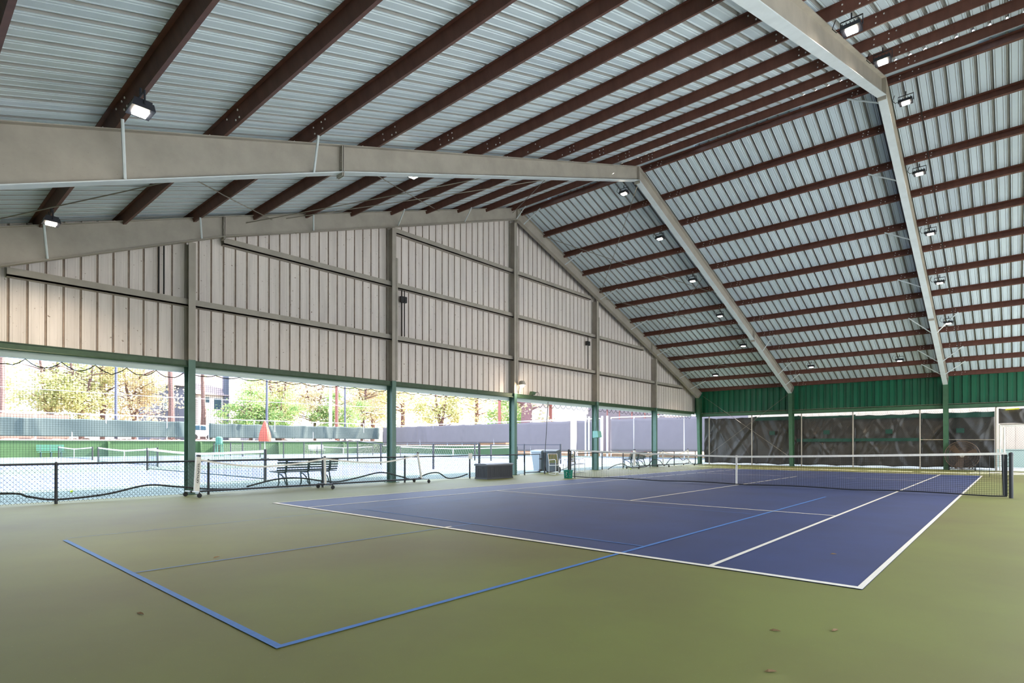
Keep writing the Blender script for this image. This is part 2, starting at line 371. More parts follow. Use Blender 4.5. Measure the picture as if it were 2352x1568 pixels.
# ------------------------------------------------------------------ rigid steel frames
def frame(X, label, dz=0.0, right=True, short=0.0, knee=True):
    t = thing('steel_roof_frame', (X, YR, 0), label, 'steel frame', 'rigid steel roof frames')
    A = (YR, 10.40+dz); FW = 0.10 if right else 0.09
    sides = []
    # right slope
    kz = 4.24+dz*0.2
    R = dict(top=[(YR, top(YR)-0.012+dz), (23.2, top(23.2)-0.012+dz*0.5), (29.86, top(29.86)-0.012)], bot=[A, (23.2, 6.47+dz*0.5), (29.36, kz)])
    L = dict(top=[(YR, top(YR)-0.012+dz), (0.35, top(0.35)-0.012+dz), (-6.1, top(-6.1)-0.012)], bot=[A, (0.35, 6.52+dz), (-5.78, 4.08)])
    for S_ in (R, L):
        mb = MB()
        tp, bt = S_['top'], S_['bot']
        for i in range(2):
            poly = [tp[i], tp[i+1], bt[i+1], bt[i]]
            mb.prism(poly, 'x', X-0.006, X+0.006, 0)
        for i in range(2):
            mb.bar((X, tp[i][0], tp[i][1]), (X, tp[i+1][0], tp[i+1][1]), 2*FW, 0.014, 0)
            mb.bar((X, bt[i][0], bt[i][1]), (X, bt[i+1][0], bt[i+1][1]), 2*FW, 0.016, 1)
        # stiffener at knee
        mb.bar((X, bt[2][0], bt[2][1]), (X, tp[2][0], tp[2][1]), 0.016, 2*FW, 0, up=(1,0,0))
        mb.build('rafter', ['steel', 'steel' if not right else 'steel_light'], t)  # paler bottom flange on free frames: outdoor light put into its colour
        sp = MB(); y = tp[1][0]
        for d in (-0.016, 0.016): sp.bar((X, bt[1][0]+d-0.0, bt[1][1]-0.08), (X, tp[1][0]+d, tp[1][1]+0.0), 0.016, 2*FW, up=(1,0,0))
        for z in (0.06, 0.2, 0.34):
            for dx in (-0.05, 0.05): sp.box(X+dx-0.01, X+dx+0.01, y-0.035, y+0.035, bt[1][1]+z-0.01, bt[1][1]+z+0.01, 0)
        sp.build('splice_plate', ['steel', 'bolt'], t)
    rp = MB()
    for d in (-0.014, 0.014): rp.box(X-FW, X+FW, YR+d-0.008, YR+d+0.008, 10.3+dz, top(YR)+dz)
    rp.build('ridge_plate', ['steel'], t)
    # columns
    for y0, y1, z in ((29.36, 29.86, kz), (-5.78, -6.1, 4.08)):
        c = MB(); yb = y0+(0.22 if y0 > 0 else -0.1)
        c.prism([(y0, z), (y1, z), (y1, 0), (yb, 0)], 'x', X-0.006, X+0.006)
        c.bar((X, y0, z), (X, yb, 0), 0.014, 2*FW, up=(1,0,0)); c.bar((X, y1, z), (X, y1, 0), 0.014, 2*FW, up=(1,0,0))
        c.box(X-0.14, X+0.14, min(yb, y1)-0.05, max(yb, y1)+0.05, 0, 0.02)
        if y0 > 0: tag(c.build('column', ['steel_green'], t), 'green painted column under the frame')
    # flange braces: angle rods from bottom flange up to a purlin
    ys = [12.35-0.2, 15.0, 17.9, 20.85, 23.75, 26.6, 28.1] if not right else [24.4, 27.0, 28.3]
    br = []
    for y in ys:
        k = round((y-12.05)/1.467); yp = 12.05+k*1.467
        bt = (A[1]+(6.47-10.40-dz*0.5)*(y-YR)/(23.2-YR)) if y < 23.2 else 6.47+dz*0.5+(kz-6.47-dz*0.5)*(y-23.2)/6.16
        if not right: br.append(((X+0.08, y, bt+0.02), (X+1.05, yp, top(yp)-0.005)))
        else:
            br.append(((X+0.08, y, bt+0.02), (X+0.85, yp, top(yp)-0.005)))
            if X > 5: br.append(((X-0.08, y, bt+0.02), (X-0.85, yp, top(yp)-0.005)))
    if right and X > 5:
        for y in (12.0, 14.98, 17.9, 20.85): 
            bt = A[1]+(6.47-10.40)*(y-YR)/(23.2-YR); yp = 12.05+round((y-12.05)/1.467)*1.467
            br.append(((X-0.08, y, bt+0.02), (X-0.85, yp, top(yp)-0.005)))
    yl = [-3.2, -0.2, 2.8, 5.8, 8.8, 11.7] if not right else ([-3.2, -0.25] if X < 5 else [])
    for y in yl:
        k = round((11.48-y)/1.48); yp = 11.48-k*1.48
        bt = (6.52+dz+(10.4-6.52)*(y-0.35)/(YR-0.35)) if y > 0.35 else 4.08+(6.52+dz-4.08)*(y+5.78)/6.13
        br.append(((X+0.09, y, bt+0.02), (X+(0.45 if y < 3 else 0.75), yp+0.0, top(yp)-0.005)))
    for p, q in br:
        b = MB(); b.tube([p, q], 0.022, 6); b.build('flange_brace', ['steel_light'], t)
    return t
frame(-3.50, 'steel roof frame standing flush against the white gable wall', dz=0.12, right=False)
frame(2.10, 'free steel roof frame nearest the gable wall, its rafter crossing the left and centre of the hall')
frame(9.34, 'steel roof frame at the right, its rafter passing the cluster of starry lamps')

# ------------------------------------------------------------------ gable wind columns, girts, headers
WY = [-0.35, 5.78, 11.85, 17.95, 24.05]
names = ['leftmost grey and green wind column of the gable wall, left of the rolling net', 'second wind column of the gable wall, behind the right end of the rolling net', 'tallest wind column of the gable wall, under the ridge, carrying a lit floodlight', 'fourth wind column from the left, with an aqua box on it', 'rightmost slim wind column, seen behind the tennis net']
def rafter_bot(y, dz=0.12):
    if y >= 23.2: return 6.47+dz*0.5+(4.24-6.47-dz*0.3)*(y-23.2)/6.16
    if y >= YR: return 10.4+dz+(6.47-10.4-dz*0.5)*(y-YR)/(23.2-YR)
    if y >= 0.35: return 6.52+dz+(10.4-6.52)*(y-0.35)/(YR-0.35)
    return 4.08+(6.52+dz-4.08)*(y+5.78)/6.13
for k, y in enumerate(WY):
    t = thing('wind_column', (-3.7, y, 0), names[k], 'column', 'wind columns of the gable wall')
    W2 = 0.08 if k < 4 else 0.07
    for nm, z0, z1, mm in (('column_shaft', 3.38, rafter_bot(y)-0.01, 'steel'), ('painted_shaft', 0.0, 3.38, 'column_green_lit')):
        c = MB(); c.box(-3.612, -3.60, y-W2, y+W2, z0, z1); c.box(-3.90, -3.888, y-W2, y+W2, z0, z1); c.box(-3.89, -3.61, y-0.006, y+0.006, z0, z1)
        o = c.build(nm, [mm], t)
        if mm == 'column_green_lit': o['label'] = 'green painted lower part'
    if k in (1, 2, 3):
        zt = rafter_bot(y); c = MB(); c.box(-3.60, -3.58, y+W2-0.01, y+W2+0.055, 3.4, zt-(1.0 if k < 3 else 0.8)); c.build('stiffening_strip', ['steel'], t)
    bp = MB(); bp.box(-3.95, -3.52, y-0.16, y+0.16, 0, 0.02); bp.build('base_plate', ['steel_green'], t)
# girts: Z bars between the columns
YE = [-6.0]+WY+[29.3]
def ylimit(z):  # where the rafter bottom reaches height z on both sides
    L = [y/20 for y in range(-116, 590) if rafter_bot(y/20) > z+0.05]
    return L[0], L[-1]
bayname = ['bay at the left edge', 'wide second bay', 'bay left of the ridge column', 'bay right of the ridge column', 'bay left of the slim column', 'far corner bay']
rowname = ['lowest', 'second', 'third']
for r, z in enumerate((4.84, 6.62, 8.45)):
    a, b = ylimit(z)
    for i in range(6):
        y0, y1 = max(YE[i]+0.01, a), min(YE[i+1]-0.01, b)
        if y1-y0 < 0.5: continue
        mb = MB()
        mb.prism([(-3.90, z-0.1), (-3.72, z-0.1), (-3.72, z-0.06), (-3.727, z-0.06), (-3.727, z-0.094), (-3.893, z-0.094), (-3.893, z+0.1), (-3.90, z+0.1)][::1], 'y', y0, y1)
        mb.box(-3.727, -3.72, y0, y1, z-0.1, z+0.085)
        o = mb.build('wall_girt', ['steel'], loc=(-3.8, (y0+y1)/2, z))
        tag(o, '%s grey girt on the white wall, in the %s' % (rowname[r], bayname[i]), 'girt', 'girts of the gable wall')
for i in range(6):
    y0, y1 = YE[i]+0.085, YE[i+1]-0.085
    if i == 5: y1 = 29.3
    t = thing('opening_header', (-3.8, (y0+y1)/2, 3.2), 'green and pale header beam of the %s' % bayname[i], 'header beam', 'headers over the gable openings')
    g = MB(); g.box(-3.87, -3.66, y0, y1, 3.355, 3.37); g.box(-3.69, -3.675, y0, y1, 3.24, 3.37); g.box(-3.87, -3.69, y0, y1, 3.24, 3.25)
    g.build('header_channel', ['header_green'], t)
    p = MB(); p.box(-4.02, -3.91, y0-0.04, y1+0.04, 3.10, 3.29); p.box(-4.03, -3.905, y0-0.04, y1+0.04, 3.085, 3.10)
    p.build('track_rail', ['header_pale'], t)
    q = MB(); q.tube([(-3.66, y0, 3.215), (-3.66, y1, 3.215)], 0.022, 8); q.build('green_pipe', ['header_green'], t)
    # scalloped cord hanging under the track
    c = MB(); pts = []; st = 0.56 if i < 3 else 0.42; n = int((y1-y0)/st); st = (y1-y0)/n
    for k in range(n):
        for j in range(6):
            u = j/6; dip = (0.16, 0.06, 0.07, 0.16, 0.16, 0.14)[i]*(0.75+0.5*rnd.random() if j == 3 else 1)
            pts.append((-3.93, y0+(k+u)*st, 3.075-dip*4*u*(1-u)*1.0))
    pts.append((-3.93, y1, 3.075))
    if i == 3: pts = [p_ for p_ in pts if p_[1] > 13.7]
    c.tube(pts, 0.011, 5)
    tag(c.build('scalloped_cord', ['cable'], loc=(-3.93, (y0+y1)/2, 3.0)), 'dark scalloped cord under the header in the %s' % bayname[i], 'cord', 'cords hung in scallops under the headers')
# fine barrier netting hung in the two left openings
for i, (y0, y1) in enumerate(((-6.0, -0.5), (-0.2, 5.65))):
    mb = MB(); x = -4.06; r = 0.0018; y = y0; zt = 3.08
    while y < y1: mb.box(x-r, x+r, y-r, y+r, 0.03, zt); y += 0.05
    z = 0.05
    while z < zt: mb.box(x-r, x+r, y0, y1, z-r, z+r); z += 0.05
    o = mb.build('barrier_net', ['net_thin'], loc=(x, (y0+y1)/2, 0))
    tag(o, ['fine barrier netting hung in the far left opening', 'fine barrier netting hung behind the rolling net and the dark slatted bench'][i], 'netting', 'barrier netting')
# shorter post in the corner of the gable (right of the slim column)
# conduits on the gable wall
def conduit(y, z0, z1, lab, dbl=True, box=False):
    t = thing('conduit_run', (-3.78, y, z0), lab, 'conduit', 'conduits on the gable wall')
    for d in ((-0.055, 0.055) if dbl else (0,)):
        m_ = MB(); m_.tube([(-3.78, y+d, z0), (-3.78, y+d, z1)], 0.018, 6); m_.build('pipe', ['cable'], t)
    if box:
        b = MB(); b.box(-3.82, -3.72, y-0.12, y-0.01, z1-0.42, z1-0.22); b.box(-3.82, -3.72, y+0.01, y+0.12, z1-0.42, z1-0.22); b.build('junction_box', ['black'], t)
conduit(-0.98, 4.95, 6.35, 'pair of black conduits high on the wall left of the leftmost wind column')
conduit(6.28, 4.95, 6.52, 'pair of black conduits with small boxes right of the second wind column', box=True)
conduit(17.35, 4.95, 6.52, 'black conduit with a small box left of the fourth wind column', box=True, dbl=False)
# ------------------------------------------------------------------ roof cross bracing rods in the gable bay
RODS = [((2.0, -2.6, 5.62), (-3.45, 1.6, 7.45)), ((-3.45, -5.2, 5.05), (2.0, 0.1, 7.0)), ((2.0, 0.45, 6.95), (-3.45, 7.6, 9.55)), ((-3.45, 0.9, 7.15), (2.0, 6.6, 9.0)),
        ((-3.45, 2.0, 7.6), (2.0, 9.9, 10.1)), ((2.0, 7.4, 9.3), (-3.45, 11.5, 10.7)), ((2.0, 12.0, 10.35), (-3.4, 17.9, 8.7)), ((-3.4, 13.4, 10.25), (2.0, 19.8, 8.0)),
        ((2.0, 17.9, 8.65), (-3.4, 23.2, 6.85)), ((-3.4, 18.4, 8.5), (2.0, 23.3, 6.9)), ((2.0, 23.4, 6.8), (-3.4, 28.9, 4.95)), ((-3.4, 24.0, 6.6), (2.0, 28.4, 5.05))]
for k, (p, q) in enumerate(RODS):
    mb = MB(); mid = (Vector(p)+Vector(q))/2-Vector((0, 0, 0.02)); mb.tube([p, mid, q], 0.011, 6)
    side = 'left' if k < 6 else 'right'
    o = mb.build('brace_rod', ['conduit'], loc=tuple(mid))
    tag(o, '%s thin bracing rod up the %s roof slope, beside the gable wall' % (ORD[k] if k < 6 else ORD[11-k], side), 'bracing rod', 'crossed bracing rods of the roof')
# wall cross bracing in the back wall corner bay
for k, (p, q) in enumerate((((-3.3, 29.7, 4.4), (1.9, 29.7, 0.6)), ((-3.3, 29.7, 0.3), (1.9, 29.7, 4.2)))):
    mb = MB(); mb.tube([p, q], 0.011, 6)
    tag(mb.build('brace_rod', ['conduit'], loc=p), ['thin rod sloping down to the right across the corner bay of the tarps', 'thin rod sloping up to the right across the corner bay of the tarps'][k], 'bracing rod', 'wall bracing rods')

# ------------------------------------------------------------------ back wall: girt, fence, tarps, gate
t = thing('back_wall_girt', (5.7, 29.88, 3.2), 'long green girt under the green siding of the back wall', 'girt')
g = MB(); g.box(-3.8, XR-0.1, 29.78, 29.95, 3.06, 3.075); g.box(-3.8, XR-0.1, 29.78, 29.79, 3.06, 3.26); g.box(-3.8, XR-0.1, 29.78, 29.94, 3.245, 3.26)
g.build('channel', ['steel_green'], t)
g = MB(); g.tube([(-3.4, 29.76, 3.29), (9.2, 29.76, 3.29), (15.0, 29.76, 3.29)], 0.014, 6); g.build('cable', ['conduit'], t)
def chain(mb, P0, ud, u0, u1, z0, z1, pitch, r, m=0, slope=1.25):
    """diamond mesh: two families of straight wires clipped to the panel"""
    H = z1-z0; run = H/slope; P0 = Vector(P0); ud = Vector(ud)
    for fam in (1, -1):
        u = u0-run
        while u < u1+run:
            a, b = (u, u+run*1.0) if fam > 0 else (u+run, u)
            za, zb = z0, z1
            # clip
            def at(uu): return z0+(uu-a)/(b-a)*H
            lo, hi = max(min(a, b), u0), min(max(a, b), u1)
            if hi-lo > 0.02:
                s_, e_ = (lo, hi) if fam > 0 else (hi, lo)
                p = P0+ud*s_+Vector((0, 0, at(s_))); q = P0+ud*e_+Vector((0, 0, at(e_)))
                mb.tube([p, q], r, 3, m, cap=False)
            u += pitch
PX = [-2.95, -0.25, 2.58, 5.21, 8.25, 11.26]
t = thing('back_fence', (4.0, 29.9, 0), 'tall chain link fence with galvanised posts in front of the brown tarps', 'fence')
for i, px in enumerate(PX):
    mb = MB(); mb.tube([(px, 29.9, 0), (px, 29.9, 3.02)], 0.034 if i < 5 else 0.045, 10); mb.lathe((px, 29.9, 3.02), [(0.04, 0), (0.03, 0.03), (0.005, 0.045)], 8); mb.build('fence_post', ['galv'], t)
mb = MB(); mb.tube([(8.25, 29.88, 1.51), (11.2, 29.88, 1.49)], 0.02, 8); mb.build('mid_rail', ['galv'], t)
mb = MB(); mb.tube([(-3.0, 29.9, 0.04), (11.26, 29.9, 0.04)], 0.008, 5); chain(mb, (0, 29.9, 0), (1, 0, 0), -3.4, 11.2, 0.05, 2.98, 0.095, 0.0022)
mb.build('chain_link', ['wire'], t)
def tarp(x0, x1, zb, zt, seed, name, lab, sag=0.1, bandz=None, patchx=None, slope_r=0.0, y=30.04):
    R = random.Random(seed); nx = max(8, int((x1-x0)/0.055)); nz = 44
    t = thing(name, ((x0+x1)/2, y, zb), lab, 'tarp', 'brown tarps hung behind the back fence')
    cre = [(R.uniform(x0, x1), R.uniform(-0.9, 0.9), R.uniform(0.05, 0.16), R.uniform(0.02, 0.06), R.uniform(0.3, 1)) for _ in range(int((x1-x0)*5))]
    def P(i, j):
        u = i/nx; v = j/nz; x = x0+(x1-x0)*u
        ztop = zt-sag*4*u*(1-u)-0.04*abs(math.sin(x*3.1+seed)); zbot = zb+0.05*abs(math.sin(x*2.1+seed*2)); z = zbot+(ztop-zbot)*v
        d = 0.02*math.sin(x*4.2+3*math.sin(z*1.3+seed))+0.012*math.sin(x*11+z*4+seed)
        for cx, sl, wd, am, vs in cre:
            e = (x-cx-sl*(z-1.5))/wd
            if abs(e) < 3: d += am*math.exp(-e*e)*(0.35+0.65*max(0, 1-abs(v-vs)*1.4))
        return (x, y+0.05-d*0.9, z)
    mb = MB(); rows = [[P(i, j) for i in range(nx+1)] for j in range(nz+1)]
    sheet(rows, 0, mb); o = mb.build('tarp_sheet', ['tarp'], t, smooth=True)
    md = o.modifiers.new('thickness', 'SOLIDIFY'); md.thickness = 0.004
    if bandz:
        for z0, z1 in bandz:
            b = MB(); n2 = 24
            rws = []
            for z in (z0, z1):
                rws.append([(x0+(x1-x0)*i/n2, y-0.10+0.015*math.sin(i*0.9), z) for i in range(n2+1)])
            sheet(rws, 0, b); b.build('green_strip', ['tarp_green'], t)
            for ob in t.children:
                if ob.name.startswith('green_strip') and not ob.modifiers: ob.modifiers.new('thickness', 'SOLIDIFY').thickness = 0.003
    if patchx:
        b = MB(); b.box(patchx-0.17, patchx+0.15, y-0.135, y-0.125, 1.84, 2.07); b.build('vent_patch', ['tarp_green'], t)
    return t
tarp(-3.35, 0.0, 0.06, 3.0, 3, 'hanging_tarp', 'crumpled dark tarp in the far corner of the back wall, left of the column', 0.06)
tarp(-0.1, 2.4, 0.05, 2.97, 5, 'hanging_tarp', 'dark tarp with a green patch just left of the middle green column', 0.05, [(2.72, 2.93)], 0.95)
tarp(2.3, 5.3, 0.06, 2.95, 8, 'hanging_tarp', 'brown tarp gathered in folds just right of the middle green column', 0.06, [(2.76, 2.88), (1.42, 1.6)], 3.9)
tarp(5.2, 8.35, 0.08, 2.9, 13, 'hanging_tarp', 'brown tarp with green bands between two galvanised posts, left of the right column', 0.03, [(2.66, 2.82), (1.44, 1.6)], 6.9)
tarp(8.25, 11.2, 0.08, 2.9, 21, 'hanging_tarp', 'brown tarp behind the drum fan and the right green column', 0.02, [(2.6, 2.84)], 9.9)
TT = tarp(11.35, 15.2, 2.24, 3.0, 34, 'hanging_tarp', 'short brown tarp above the bright doorway at the right', 0.03)
mb = MB(); mb.bar((11.6, 29.97, 2.93), (12.1, 29.97, 2.96), 0.02, 0.05); mb.build('yellow_strap', ['yellow'], TT)
t = thing('chain_link_gate', (13.0, 29.86, 0), 'pale chain link gate frame at the bright doorway on the right', 'gate')
f = MB(); f.tube([(11.45, 29.84, 2.15), (15.0, 29.84, 2.15)], 0.03, 8); f.tube([(11.55, 29.84, 0.08), (11.55, 29.84, 2.08)], 0.045, 8); f.tube([(11.4, 29.86, 0.0), (11.4, 29.86, 2.2)], 0.04, 8)
f.tube([(11.5, 29.84, 0.14), (15.0, 29.84, 0.14)], 0.02, 8); f.build('gate_frame', ['net_white'], t)
f = MB(); f.tube([(11.4, 29.86, 2.23), (15.1, 29.86, 2.23)], 0.03, 8); f.build('top_pipe', ['galv'], t)
f = MB(); f.tube([(11.6, 29.84, 0.98), (15.0, 29.84, 0.97)], 0.012, 6); chain(f, (0, 29.84, 0), (1, 0, 0), 11.58, 15.0, 0.1, 2.1, 0.095, 0.002); f.build('gate_mesh', ['wire'], t)
# drum fan
t = thing('drum_fan', (10.0, 29.2, 0), 'big round brown floor fan against the tarp near the right green column', 'fan')
c = Vector((10.0, 29.2, 0.74)); R_ = 0.68
m_ = MB(); n = 40
ring = [(c.x+R_*math.cos(2*PI*i/n), c.y, c.z+R_*math.sin(2*PI*i/n)) for i in range(n+1)]
m_.tube(ring, 0.014, 6); m_.tube([(p[0], p[1]+0.3, p[2]) for p in ring], 0.014, 6); m_.build('rim', ['fan_grill'], t)
m_ = MB(); vs = []; 
for i in range(n): 
    a = 2*PI*i/n; vs += [(c.x+(R_-0.01)*math.cos(a), c.y+0.01, c.z+(R_-0.01)*math.sin(a)), (c.x+(R_-0.01)*math.cos(a), c.y+0.3, c.z+(R_-0.01)*math.sin(a))]
m_.add(vs, [(2*i, 2*((i+1) % n), 2*((i+1) % n)+1, 2*i+1) for i in range(n)]); m_.build('drum', ['fan_grill'], t)
m_ = MB()
for k in range(60):
    a = 2*PI*k/60; m_.tube([(c.x+0.12*math.cos(a), c.y-0.04, c.z+0.12*math.sin(a)), (c.x+R_*math.cos(a), c.y, c.z+R_*math.sin(a))], 0.0045, 3)
for rr in (0.12, 0.25, 0.38, 0.5, 0.6): m_.tube([(c.x+rr*math.cos(2*PI*i/n), c.y-0.03, c.z+rr*math.sin(2*PI*i/n)) for i in range(n+1)], 0.005, 4)
m_.build('front_grille', ['fan_grill'], t)
m_ = MB(); m_.lathe((c.x, c.y-0.02, c.z), [(0.1, -0.03), (0.11, 0.0), (0.11, 0.2), (0.08, 0.24)], 16, axis='y'); m_.build('motor_hub', ['galv'], t)
for k in range(3):
    a0 = 2*PI*k/3; b = MB(); vs = []
    for j in range(7):
        u = j/6; r1 = 0.1+0.52*u; vs += [(c.x+r1*math.cos(a0), c.y+0.12, c.z+r1*math.sin(a0)), (c.x+r1*math.cos(a0+0.75-0.2*u), c.y+0.2, c.z+r1*math.sin(a0+0.75-0.2*u))]
    b.add(vs, [(2*i, 2*i+1, 2*i+3, 2*i+2) for i in range(6)]); o = b.build('blade', ['fan_grill'], t); o.modifiers.new('thickness', 'SOLIDIFY').thickness = 0.006
m_ = MB()
for s_ in (-0.42, 0.42): m_.tube([(c.x+s_, c.y+0.02, 0.10), (c.x+s_*0.8, c.y+0.02, 0.2)], 0.02, 6)
m_.tube([(c.x-0.5, c.y+0.02, 0.09), (c.x+0.5, c.y+0.02, 0.09)], 0.02, 6); m_.build('stand', ['black'], t)
for s_ in (-0.5, 0.5):
    m_ = MB(); m_.lathe((c.x+s_, c.y+0.02, 0.08), [(0.03, -0.025), (0.08, -0.02), (0.08, 0.02), (0.03, 0.025)], 14, axis='x'); m_.build('wheel', ['black_rubber'], t)

# ------------------------------------------------------------------ lamps
def lamp_fixture(loc, warm=False):
    x, y, z = loc
    t = thing('flood_lamp', loc, 'x', 'lamp')
    h = MB(); h.prism([(-0.13, 0.03), (0.13, 0.03), (0.11, 0.11), (-0.11, 0.11)], 'x', x-0.15, x+0.15); h.v = [(a, b+y, c+z) for a, b, c in h.v]
    for k in range(5): h.box(x-0.13+k*0.06, x-0.12+k*0.06, y-0.1, y+0.1, z+0.11, z+0.15)
    h.build('housing', ['lamp_black'], t)
    l = MB(); l.box(x-0.085, x+0.085, y-0.075, y+0.075, z+0.012, z+0.03); l.build('lens', ['lamp_lens'], t)
    b = MB(); b.tube([(x-0.17, y, z+0.07), (x-0.17, y, z+0.24), (x+0.17, y, z+0.24), (x+0.17, y, z+0.07)], 0.012, 6); b.tube([(x, y, z+0.24), (x, y, z+0.34)], 0.014, 6); b.build('bracket', ['lamp_black'], t)
    cb = MB(); cb.tube([(x-0.12, y, z+0.13), (x-0.24, y+0.02, z+0.12), (x-0.30, y, z+0.2), (x-0.25, y, z+0.33)], 0.008, 5); cb.build('power_cord', ['cable'], t)
    ld = bpy.data.lights.new('lamp_light', 'AREA'); ld.shape = 'SQUARE'; ld.size = 0.2; ld.energy = LAMP_POWER; ld.color = (1, 0.84, 0.64); ld.spread = math.radians(128)
    lo = bpy.data.objects.new('lamp_light', ld); C.objects.link(lo); lo.parent = t; lo.location = (0, 0, 0.005)
    return t
LAMPS = [((1.30, 12.25, 10.30), 'lit floodlight tucked under the apex of the middle roof frame'),
 ((1.32, 14.95, 9.40), 'bright floodlight left of the middle frame, second down the right slope from its apex'),
 ((1.32, 17.98, 8.38), 'floodlight left of the middle frame, third down the right slope from its apex'),
 ((1.35, 20.95, 7.35), 'floodlight left of the middle frame, fourth down the right slope from its apex'),
 ((1.36, 23.98, 6.32), 'floodlight left of the middle frame, lowest of its row'),
 ((-1.28, 26.85, 5.28), 'floodlight in the far corner bay, beside the slanted bracing rods'),
 ((3.88, 26.80, 5.30), 'left one of the two floodlights low above the green back wall between the frames'),
 ((7.76, 26.92, 5.26), 'right one of the two floodlights low above the green back wall between the frames'),
 ((9.79, 12.42, 10.30), 'starry lamp just below the ridge, right of the right frame apex'),
 ((9.80, 15.12, 9.38), 'starry lamp right of the right frame, second below its apex'),
 ((9.80, 18.02, 8.38), 'floodlight right of the right frame, third below its apex'),
 ((9.81, 21.00, 7.35), 'floodlight right of the right frame, fourth below its apex'),
 ((9.86, 24.02, 6.30), 'floodlight right of the right frame, lowest of its row'),
 ((9.84, 5.54, 8.40), 'brightest starry lamp at the top right of the picture'),
 ((9.84, 8.61, 9.42), 'second starry lamp from the top at the right, beside the right frame'),
 ((1.25, 2.78, 7.57), 'starry lamp at the bottom flange of the middle frame, left of centre'),
 ((3.6, -3.38, 5.44), 'starry lamp hung from a purlin at the upper left'),
 ((-2.1, -3.35, 5.50), 'lit lamp near the left edge, close to the crossed bracing rods')]
L0 = lamp_fixture(LAMPS[0][0]); L0['label'] = LAMPS[0][1]; L0['group'] = 'floodlights under the roof'
for loc, lab in LAMPS[1:]: dup(L0, loc, lab)
# conduit runs feeding the lamp rows
mb = MB(); mb.tube([(10.05, 12.1, 10.72), (10.05, 18, 8.65), (10.02, 24, 6.58), (10.0, 27, 5.55)], 0.010, 5)
tag(mb.build('lamp_cable', ['cable'], loc=(10.05, 18, 8.65)), 'black cable running down the right slope beside the lamps of the right frame', 'cable')
# floodlight on the ridge wind column
t = thing('wall_floodlight', (-3.45, 12.0, 3.7), 'glowing round hooded floodlight on the ridge column of the gable wall', 'lamp')
h = MB(); h.lathe((-3.40, 12.02, 3.78), [(0.03, 0.12), (0.1, 0.10), (0.15, 0.0), (0.16, -0.06)], 16); h.build('hood', ['steel'], t)
h = MB(); h.lathe((-3.40, 12.02, 3.70), [(0.02, 0.06), (0.07, 0.04), (0.09, 0.0), (0.08, -0.05), (0.04, -0.08)], 16); h.build('globe', ['lamp_glow'], t, smooth=True)
h = MB(); h.tube([(-3.56, 11.97, 3.38), (-3.50, 11.98, 3.6), (-3.44, 12.0, 3.72)], 0.022, 6); h.build('arm', ['conduit'], t)
ld = bpy.data.lights.new('wall_lamp_light', 'POINT'); ld.energy = 14; ld.color = (1, 0.82, 0.6); ld.shadow_soft_size = 0.1
lo = bpy.data.objects.new('wall_lamp_light', ld); C.objects.link(lo); lo.parent = t; lo.location = (0.16, 0.03, -0.15)
t = thing('unlit_floodlight', (-3.6, 13.0, 3.4), 'small dark green unlit floodlight sitting on the header right of the ridge column', 'lamp')
h = MB(); h.prism([(-0.13, 0), (0.10, 0), (0.17, 0.13), (-0.06, 0.15)], 'x', -3.75, -3.60); h.v = [(a, b+13.0, c+3.385) for a, b, c in h.v]; h.build('housing', ['header_green'], t)
h = MB(); h.tube([(-3.62, 13.16, 3.47), (-3.6, 13.25, 3.53), (-3.6, 13.34, 3.5), (-3.6, 13.38, 3.38)], 0.010, 6); h.build('cord', ['cable'], t)
t = thing('conduit_box', (-3.55, 17.6, 1.6), 'aqua electrical box on the fourth wind column', 'electrical box')
h = MB(); h.prism([(-3.60, 1.58), (-3.28, 1.62), (-3.33, 1.92), (-3.60, 1.92)], 'y', 17.5, 17.82); h.build('box', ['box_green'], t)
h = MB(); h.tube([(-3.58, 17.75, 1.92), (-3.57, 17.8, 2.3), (-3.58, 17.75, 2.7), (-3.58, 17.85, 3.2)], 0.012, 6); h.build('cord', ['cable'], t)

# ------------------------------------------------------------------ tennis net
t = thing('tennis_net', (5.485, 11.885, 0), 'black tennis net with white tape and centre strap across the blue court', 'tennis net')
X0, X1, NY = -0.84, 11.81, 11.885
def nz(x):
    u = abs(x-5.485)/6.33; return 0.914+(1.07-0.914)*u**1.25-0.0
for px, nm in ((-0.914, 0), (11.884, 1)):
    m_ = MB(); m_.tube([(px, NY, 0), (px, NY, 1.03)], 0.042, 14); m_.lathe((px, NY, 1.03), [(0.046, -0.03), (0.047, 0.0), (0.04, 0.03), (0.01, 0.045)], 14)
    if nm == 0: m_.tube([(px+0.28, NY, 0.0), (px+0.28, NY, 1.0)], 0.02, 8)
    else: m_.tube([(px-0.13, NY, 0.06), (px-0.15, NY, 1.02)], 0.022, 8)
    m_.build('net_post', ['black'], t, smooth=False)
m_ = MB(); n = 60
for a, b, mm, th in ((0.0, 0.06, 0, 0.006),):
    vs = []
    rows = [[(X0+(X1-X0)*i/n, NY+s_*th, nz(X0+(X1-X0)*i/n)-dz) for i in range(n+1)] for s_, dz in ((-1, 0.058), (-1, 0.002), (1, 0.002), (1, 0.058), (-1, 0.058))]
    sheet(rows, 0, m_)
m_.build('top_tape', ['net_white'], t)
m_ = MB(); r = 0.0021; x = X0
def nb(x): return 0.03+0.03*abs(math.sin(x*1.1))
while x <= X1: m_.box(x-r, x+r, NY-r, NY+r, nb(x), nz(x)-0.05); x += 0.046
k = 0
while k < 21:
    z0 = 0.04+k*0.045; pts = []
    for i in range(25):
        x = X0+(X1-X0)*i/24; top_ = nz(x)-0.055; bt_ = nb(x); pts.append((x, NY, bt_+(top_-bt_)*k/20.5))
    m_.tube(pts, r*1.2, 4); k += 1
m_.build('net_mesh', ['net_black'], t)
m_ = MB(); m_.tube([(X0+(X1-X0)*i/40, NY-0.005, nb(X0+(X1-X0)*i/40)) for i in range(41)], 0.017, 6); m_.build('bottom_band', ['net_black'], t)
